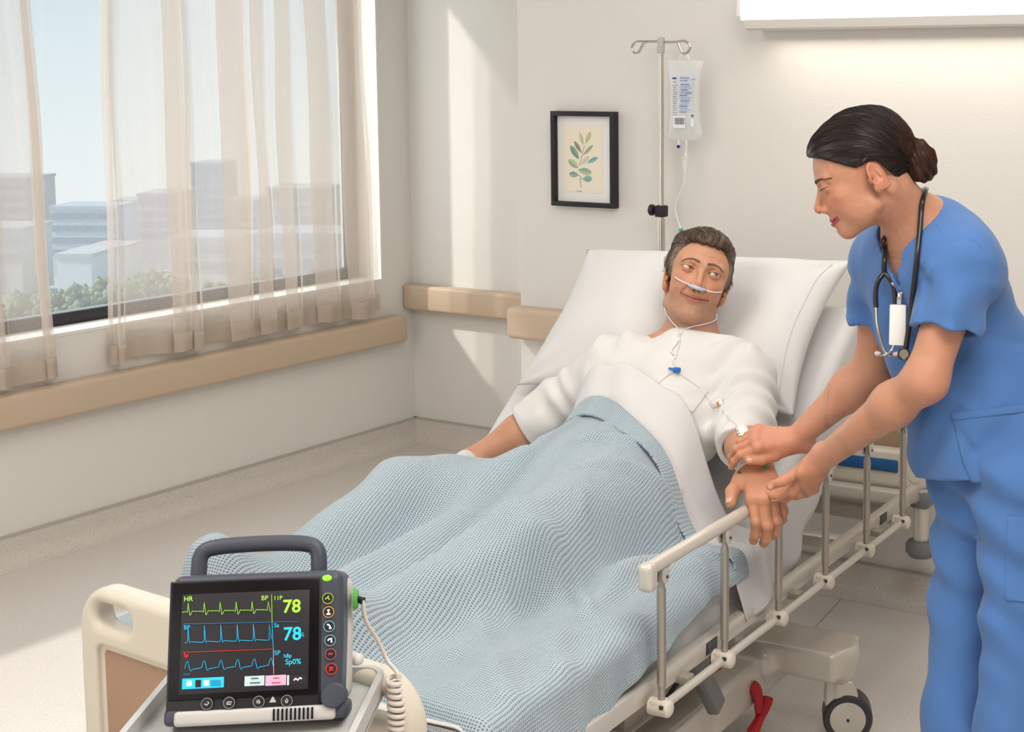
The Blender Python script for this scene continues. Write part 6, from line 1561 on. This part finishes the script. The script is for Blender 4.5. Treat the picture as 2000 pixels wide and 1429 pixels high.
# keys, knob, lamp
def ringkey(u, v, rr, mt, parent=mon, y=-.004):
    c = S(u, v, y); M_ = Matrix.Translation(c) @ Matrix.Rotation(PI / 2, 4, 'X')
    k = MB().lathe([(0, 0), (rr, 0), (rr, .0014), (rr * .9, .002), (0, .002)], 28, M=M_).build('key', m_pan, parent)
    MB().tube([c + Vector((math.cos(a) * rr * .92, -.0022, math.sin(a) * rr * .92)) for a in [2 * PI * q / 28 for q in range(28)]], .0006, 6, closed=True).build('ring', mt, k)
    return k, c
def glyph(k, c, pts, mt, r=.0009):
    MB().tube([c + Vector((x * .001, -.0026, z * .001)) for x, z in pts], r, 6).build('symbol', mt, k)
G = [[(-4, -1), (-1, 1), (1, 4), (1, 0), (3, -2)], [(-3, -3), (3, -3), (0, -3), (0, 1), (-1.5, 3), (1.5, 3)], [(-3, 3), (0, 2), (1, 0), (3, -3), (0, -3)], [(-3.5, 0), (-1, 2), (2, 3), (2, -2), (3, -3)], [(-3, -1), (-1, 2), (1, -1), (3, 2)], [(-3.5, 2), (3, 2), (2, -1), (-2, -1), (-2.5, -3)]]
for i, (X, Y, m_) in enumerate(((1266, 480, e_yg), (1264, 573, e_or), (1260, 670, e_te), (1259, 765, e_te), (1255, 858, e_dr), (1253, 957, e_rd))):
    k, c = ringkey(*Z3(X, Y), .0086, m_); glyph(k, c, G[i], e_wh if i in (1, 2, 3) else m_, .0011)
for i, (X, Y) in enumerate(((372, 1196), (525, 1188), (730, 1180), (925, 1172))):
    k, c = ringkey(*Z3(X, Y), .0088, mat('key_grey', srgb(150, 148, 146), .5), y=-.0052); glyph(k, c, [[(-3, 0), (0, -2), (3, 1), (1, 3)], [(-3, -2), (3, -2), (4, 1), (-2, 1), (-3, -2)], [(-2, -2), (-2, 2), (0, 3), (1, -3), (2, 1)], [(0, -3), (2, 0), (0, 3), (-2, 0), (0, -3)]][i], m_lite, .0010)
c = S(*Z3(827, 1165), -.0045); MB().prism([(c.x - .005, c.z - .004), (c.x + .005, c.z - .004), (c.x, c.z + .006)], 'y', c.y, c.y + .001).build('warning_triangle', m_lite, mon)
c = S(*Z3(1253, 1132), -.002); MB().lathe([(0, .014), (.0165, .013), (.0185, .010), (.0195, 0), (.0205, 0), (.0205, -.003), (0, -.003)], 32, M=Matrix.Translation(c) @ Matrix.Rotation(PI / 2, 4, 'X')).build('control_knob', m_shell, mon)
c = S(*Z3(1270, 340), .0); MB().sphere(tuple(c + Vector((0, -.002, 0))), .0075, 18, 10, (1, .5, .62)).build('status_led', e_led, mon)
# handle
hz = S(505, 1124).z - .004
MB().tube(catmull([(-.098, .05, hz - .01), (-.099, .05, hz + .012), (-.095, .05, hz + .036), (-.073, .05, hz + .046), (.0, .05, hz + .049), (.062, .05, hz + .046), (.080, .05, hz + .035), (.083, .05, hz + .012), (.082, .05, hz - .01)], 6), .0125, 14).build('carrying_handle', m_shell, mon)
# foot with vents
ft = MB().box((.0, .04, -.1085), (.235, .10, .022), .006, 3).build('foot', m_lite, mon)
for k in range(10): MB().box((.028 + k * .0062, -.0105, -.1085), (.0026, .003, .017)).build('vent_slot', m_bez, ft)
for s in (-1, 1): MB().box((s * .118, .04, -.106), (.03, .09, .026), .008, 3).build('foot_end', m_shell, ft)
MB().tube([(.136, .055, .055), (.143, .055, .055)], [.018, .014], 20).build('side_connector', mat('connector_green', srgb(84, 170, 70), .4), mon)
MB().tube([(.142, .055, .055), (.152, .05, .052)], .0055, 12).build('plug', m_pan, mon)
# cart with tray
zt2 = .672
tbr = onz(757, 1300, zt2 + .022); tfr = onz(690, 1440, zt2 + .022); tbl = onz(352, 1372, zt2 + .022)
tdp = unit((tfr - tbr) * np.array([1, 1, 0])); tw = np.cross(np.array([0, 0, 1.0]), tdp); tw = tw if tw @ RGT > 0 else -tw
twd, tdd = .345, .42
cart = thing('monitor_cart', 'light grey wheeled cart with a lipped tray carrying the monitor', 'cart', tuple(np.array([*(tbr[:2] - tw[:2] * twd / 2 + tdp[:2] * tdd / 2), 0])), (0, 0, math.atan2(tw[1], tw[0])))
m_cart = mat('cart_grey', srgb(196, 195, 192), .4)
MB().box((0, 0, zt2 - .006), (twd, tdd, .012), .004).build('tray', m_cart, cart)
lp_ = MB()
def lipring(w, d, r):
    pts = []
    for (sx_, sy_, a0) in ((1, 1, 0), (-1, 1, 90), (-1, -1, 180), (1, -1, 270)):
        for k in range(7):
            a = rad(a0 + k * 15); pts.append((sx_ * (w / 2 - r) + r * math.cos(a), sy_ * (d / 2 - r) + r * math.sin(a)))
    return pts
o1, o2 = lipring(twd, tdd, .035), lipring(twd - .02, tdd - .02, .028); bm_ = lp_.bm; n_ = len(o1)
for za, zb, in ((zt2 - .012, zt2 + .024),):
    R_ = [[bm_.verts.new((p[0], p[1], z)) for p in o] for o, z in ((o1, za), (o1, zb), (o2, zb), (o2, zt2 - .004))]
    for i in range(3):
        for k in range(n_): bm_.faces.new((R_[i][k], R_[i][(k + 1) % n_], R_[i + 1][(k + 1) % n_], R_[i + 1][k]))
lp_.build('tray_lip', m_cart, cart, smooth=40)
MB().cyl((0, .05, zt2 - .01), (0, .05, .12), .028, 20).build('column', m_cart, cart)
bs_ = MB()
for k in range(5): a = 2 * PI * k / 5 + .3; bs_.tube([(0, .05, .12), (.26 * math.cos(a), .05 + .26 * math.sin(a), .09)], [.03, .018], 10)
bs_.build('star_base', m_cart, cart)
for k in range(5):
    a = 2 * PI * k / 5 + .3; MB().tube([(.26 * math.cos(a) - .012, .05 + .26 * math.sin(a), .04), (.26 * math.cos(a) + .012, .05 + .26 * math.sin(a), .04)], .04, 20).build('castor_wheel', m_darkp, cart)
# coiled lead from the monitor's side, hanging over the tray edge
m_cord = mat('cord_white', srgb(232, 222, 212), .45)
cd = thing('coiled_lead', 'off-white coiled sensor lead hanging from the monitor over the tray edge', 'cable', tuple(at(765, 1320, 2.42)))
p0 = np.array(MM @ Vector((.15, .05, .053)))
pth = catmull([p0, at(715, 1212, 2.36), at(738, 1250, 2.39), at(757, 1290, 2.40), at(775, 1312, 2.38), at(777, 1325, 2.38)], 8)
MB().tube(pth, .0034, 10).build('lead', m_cord, cd, True)
top_ = at(768, 1322, 2.38); n_t = 21; hel = []
for i in range(n_t * 14 + 1):
    a = 2 * PI * i / 14; z = -.0105 * i / 14; w_ = 1 - .12 * math.sin(i / 14 * .8); hel.append(top_ + RGT * (.0105 * w_ * math.cos(a) + .004 * math.sin(i / 60)) + _f * .0105 * w_ * math.sin(a) + np.array([0, 0, z]))
MB().tube(hel, .0040, 7).build('coil', m_cord, cd, True)
wc = at(690, 1285, 2.40); clip_ = MB().box(tuple(wc), (.035, .02, .018), .007, 3).build('lead_clip', m_white)
tag(clip_, 'small white lead clip on the tray right behind the monitor', 'clip')
# ================================================================== tubes, bandage, stethoscope, badge
def on(f, u, v, off=.002):
    for k in range(12):                       # a point just off the outline steps back onto it
        p = march(f, u, v)
        if (p - CAM) @ FWD < 4.3: break
        u += 2 if u < 1358 else -2
    return p - unit(ray(u, v)) * off
def skin_gown(P): return np.minimum(man_skin(P), man_gown(P))
m_tubew = plast('oxygen_tube', (.90, .90, .90, 1), .82, .2); m_prong = mat('pale_blue_silicone', srgb(186, 206, 220), .35)
can = thing('nasal_cannula', 'clear nasal oxygen tube with pale blue prongs under the patient\'s nose', 'oxygen tube', tuple(on(man_skin, 1361, 560)))
MB().tube(catmull([on(man_skin, u, v, .002) for u, v in ((1318, 541), (1324, 545), (1333, 550), (1346, 555))], 6), .0017, 8).build('tube', m_tubew, can, True)
MB().tube(catmull([on(man_skin, u, v, .002) for u, v in ((1377, 566), (1390, 570), (1402, 571), (1409, 570))], 6), .0017, 8).build('tube', m_tubew, can, True)
prg = catmull([on(man_skin, u, v, .003) for u, v in ((1344, 556), (1353, 559), (1361, 562), (1370, 565), (1379, 566))], 6)
MB().tube(prg, [.0022 + .0026 * math.sin(PI * i / (len(prg) - 1)) ** .6 for i in range(len(prg))], 10).build('nose_piece', m_prong, can, True)
for u, v in ((1357, 557), (1367, 560)): MB().tube([on(man_skin, u, v + 3, .003), on(man_skin, u, v, .001)], .0018, 8).build('prong', m_prong, can, True)
jn = on(skin_gown, 1327, 655, .004)
for pts in ([(1297, 600), (1302, 613), (1312, 628), (1323, 640), (1327, 654)], [(1408, 612), (1398, 624), (1380, 632), (1355, 637), (1338, 643), (1328, 655)]):
    MB().tube(catmull([on(skin_gown, u, v, .003) for u, v in pts[:-1]] + [jn], 6), .0016, 8).build('tube', m_tubew, can, True)
MB().tube([jn + np.array([0, 0, .006]), jn - np.array([0, 0, .008])], .0032, 10).build('slide_ring', m_tubew, can, True)
for pts in ([(1327, 660), (1320, 672), (1311, 684), (1316, 692)], [(1328, 660), (1326, 672), (1322, 684), (1318, 700)]):
    MB().tube(catmull([on(skin_gown, u, v, .004) for u, v in pts], 6), .0016, 8).build('tube', m_tubew, can, True)
# thin infusion line over the gown to the wrist
m_bluec = mat('blue_clamp', srgb(36, 116, 196), .4); m_orange = mat('orange_connector', srgb(232, 138, 48), .4); m_tape = mat('white_tape', srgb(240, 238, 232), .7); m_gcan = mat('green_cannula', srgb(30, 160, 100), .4)
cl_ = thing('chest_line', 'thin clear line across the gown with a blue clamp and an orange connector', 'tube', tuple(on(skin_gown, 1322, 722)))
MB().tube(catmull([on(skin_gown, u, v, .003) for u, v in ((1313, 700), (1317, 712), (1320, 722), (1335, 734), (1360, 750), (1378, 768), (1392, 782), (1404, 792), (1420, 810), (1436, 826), (1447, 838))], 5), .0012, 7).build('line', m_tubew, cl_, True)
MB().tube(catmull([on(skin_gown, u, v, .003) for u, v in ((1318, 724), (1300, 735), (1280, 755), (1270, 770))], 6), .0012, 7).build('line', m_tubew, cl_, True)
c = on(skin_gown, 1322, 722, .011); k_ = MB().box(tuple(c), (.018, .012, .012), .003, 2).build('clamp', m_bluec, cl_, True); MB().tube([c - RGT * .006, c - RGT * .020 + UPV * .004], [.0042, .0028], 8).build('clamp_tab', m_bluec, k_, True)
c = on(skin_gown, 1405, 787, .009); q_ = MB().sphere(tuple(c), .0075, 14, 8, (1, .8, .9)).build('connector', m_orange, cl_, True)
A_ = np.array([[on(skin_gown, u, v, .0025) for u, v in ((1384, 786), (1396, 780), (1408, 778))], [on(skin_gown, u, v, .0025) for u, v in ((1392, 797), (1402, 793), (1413, 789))]])
t_ = mobj('dressing', grid_mesh('dressing', A_), m_tape, cl_, True); thick(t_, .001, 0)
A_ = np.array([[on(skin_gown, u, v, .003) for u, v in ((1437, 832), (1447, 831), (1458, 829))], [on(skin_gown, u, v, .003) for u, v in ((1439, 842), (1450, 841), (1461, 839))], [on(skin_gown, u, v, .003) for u, v in ((1442, 851), (1452, 850), (1463, 848))]])
t_ = mobj('tape', grid_mesh('tape', A_), m_tape, cl_, True); thick(t_, .001, 0)
for (u, v) in ((1439, 836), (1441, 841), (1443, 846), (1440, 848), (1445, 838)):
    MB().box(tuple(on(skin_gown, u, v, .0045)), (.0025, .001, .0022)).build('printed_mark', m_print, t_, True)
MB().tube(catmull([on(man_skin, 1436, 878, .003), on(man_skin, 1440, 892, .003), on(man_skin, 1448, 905, .003)], 6), .0016, 7).build('line', m_tubew, cl_, True)
# wrist bandage, finger label and cannula: thin shells following the skin
def shell_band(c, ax, half, th, name, mt, parent, f=man_skin, res=.0015, lim=.06):
    ax = unit(ax)
    def g(P):
        t = (P - np.asarray(c, F32)) @ ax.astype(F32); return np.maximum(np.maximum(np.abs(f(P) - th * .5) - th, np.abs(t) - half), sph(P, c, lim))
    V, Fc = mesh_sdf(g, np.asarray(c) - lim, np.asarray(c) + lim, res, 1); return mobj(name, mesh_from(name, V, Fc), mt, parent, True, True)
shell_band(HW + hfw * .006, hfw, .011, .0012, 'wrist_bandage', m_tape, man)
shell_band(HW - hfw * .022, hfw, .004, .0012, 'identity_band', plast('band', (.92, .92, .92, 1), .7), man)
cg = on(man_skin, 1492, 908, .004); MB().tube([cg - RGT * .008 + UPV * .006, cg + RGT * .006 - UPV * .008], [.0035, .0026], 8).build('cannula', m_gcan, man, True)
MB().box(tuple(on(man_skin, 1444, 922, .004)), (.006, .003, .004), .001).build('band_stud', m_darkp, man, True)
man_lhand(HW[None].astype(F32))
hx = np.cross(hfw, unit(hup - hfw * (hup @ hfw)))
rp_ = march(man_skin, 1516, 973)
def ringf(P): return np.maximum(man_skin(P), 0 * P[:, 0] - 1)
shell_band(rp_, UPV, .0055, .0010, 'finger_label', m_tape, man, res=.0012, lim=.0125)
for du in (-3, 0, 4): MB().box(tuple(on(man_skin, 1515 + du, 973, .0028)), (.0022, .001, .0018)).build('label_mark', m_print, man, True)
# gown pocket
gp_ = march(man_gown, 1325, 770)
pixel_patch(man_gown, [(1300, 737), (1384, 764), (1354, 806), (1266, 770)], 'pocket', .0022, m_gown, man, gp_ - .11, gp_ + .11, .0026, float((gp_ - CAM) @ FWD) + .06)
# ------------------------------------------------------------------ stethoscope
m_rub = mat('black_rubber', srgb(30, 28, 34), .35, coat=.2); m_tip = mat('ear_tip', srgb(196, 190, 184), .5)
def ns(P): return np.minimum(nurse_skin(P), tunic(P))
jp = on(tunic, 1727, 533, .010); dj = float((jp - CAM) @ FWD)
st = thing('stethoscope', 'black stethoscope with steel ear tubes hanging around the nurse\'s neck', 'stethoscope', tuple(jp))
nr = [on(ns, u, v, .007) for u, v in ((1807, 374), (1802, 392), (1799, 415), (1796, 455), (1791, 500), (1787, 540), (1781, 590))] 
d_e = float((nr[-1] - CAM) @ FWD)
nr += [at(1775, 640, d_e + .005), at(1768, 688, d_e + .01)]
dn_ = float((nr[0] - CAM) @ FWD)
bk_ = [at(1775, 400, dn_ + .125), at(1800, 375, dn_ + .085), at(1808, 369, dn_ + .04)][::-1]
fr2 = [on(ns, 1727, 466, .006), on(ns, 1728, 485, .008), on(ns, 1727, 510, .009), jp]
MB().tube(catmull(list(reversed(fr2)) + list(reversed(bk_)) + nr, 7), .0055, 12).build('tubing', m_rub, st, True)
def hang(pts, dd=0.0): return [at(u, v, dj + dd) for u, v in pts]
MB().tube(catmull([jp] + hang([(1717, 545), (1711, 562), (1710, 580), (1711, 600)], -.004), 6), .0052, 12).build('yoke', m_rub, st, True)
MB().tube(catmull([jp] + hang([(1737, 543), (1745, 558), (1748, 578), (1748, 602)], -.004), 6), .0052, 12).build('yoke', m_rub, st, True)
MB().tube(catmull(hang([(1711, 598), (1713, 630), (1719, 660), (1728, 684), (1738, 694), (1747, 693)], -.006), 6), .0027, 10).build('ear_tube', m_chrome, st, True)
MB().tube(catmull(hang([(1748, 600), (1751, 640), (1749, 668), (1738, 688), (1726, 694), (1717, 692)], -.012), 6), .0027, 10).build('ear_tube', m_chrome, st, True)
for (u, v, s) in ((1749, 692, 1), (1715, 691, -1)):
    c = at(u, v, dj - .009); MB().tube([c - RGT * s * .005, c, c + RGT * s * .004 + UPV * .001, c + RGT * s * .007], [.0035, .0052, .005, .002], 12).build('ear_tip', m_tip, st, True)
c = at(1765, 694, d_e + .008)
MB().tube([c + UPV * .004 - vdn * .006, c + UPV * .004 + vdn * .006], .011, 26).build('chest_piece', m_chrome, st, True)
MB().tube([c + UPV * .004 - vdn * .008 + (RGT * math.cos(a) + UPV * math.sin(a)) * .0108 for a in [2 * PI * k / 26 for k in range(26)]], .0018, 8, closed=True).build('rim', m_rub, st, True)
# ------------------------------------------------------------------ badge on a clip
bd = at(1753, 634, dj - .018); bg_ = thing('name_badge', 'white name badge clipped below the nurse\'s neckline', 'badge', tuple(bd))
bx_ = unit(RGT * .93 - _f * .25); bz_ = unit(UPV + RGT * .02); by_ = np.cross(bz_, bx_)
def bq(x, z, y=0.0): return bd + bx_ * x + bz_ * z + by_ * y
Mb = Matrix(((bx_[0], by_[0], bz_[0], bd[0]), (bx_[1], by_[1], bz_[1], bd[1]), (bx_[2], by_[2], bz_[2], bd[2]), (0, 0, 0, 1)))
MB().box((0, 0, 0), (.032, .0022, .080), .003, 3, M=Mb).build('card', mat('card_white', srgb(238, 236, 232), .35), bg_, True)
sgn = -1 if by_ @ vdn > 0 else 1
for (x, z, w, h_, cc) in ((-.002, .016, .018, .022, (222, 206, 190)), (.004, -.008, .020, .014, (216, 214, 210)), (-.003, -.024, .020, .012, (226, 220, 214))): MB().box((x, sgn * -.0014 if sgn < 0 else .0014, z), (w, .0006, h_), .0002, 1, M=Mb).build('faded_print', mat('faded', srgb(*cc), .6), bg_, True)
MB().box((.002, 0, .047), (.009, .003, .018), .002, 2, M=Mb).build('strap', m_bag, bg_, True)
MB().box((.004, -.002, .058), (.010, .005, .012), .002, 2, M=Mb).build('metal_clip', m_chrome, bg_, True)
c = at(1757, 561, dj - .008)
MB().sphere(tuple(c + RGT * .004), .010, 14, 8, (1, .6, .7)).build('reel', mat('reel_blue', srgb(44, 56, 140), .4), bg_, True)
for (dx, dz, cc) in ((-.012, .004, (176, 40, 60)), (-.016, .009, (220, 210, 214)), (-.006, -.006, (150, 40, 90)), (.012, .003, (40, 50, 130))):
    MB().tube([c + RGT * dx + UPV * dz, c + RGT * (dx + .010) + UPV * (dz - .008)], .0024, 8).build('bead', mat('bead', srgb(*cc), .4), bg_, True)
MB().tube([c - UPV * .006, at(1757, 582, dj - .012)], .0012, 6).build('cord', m_darkp, bg_, True)
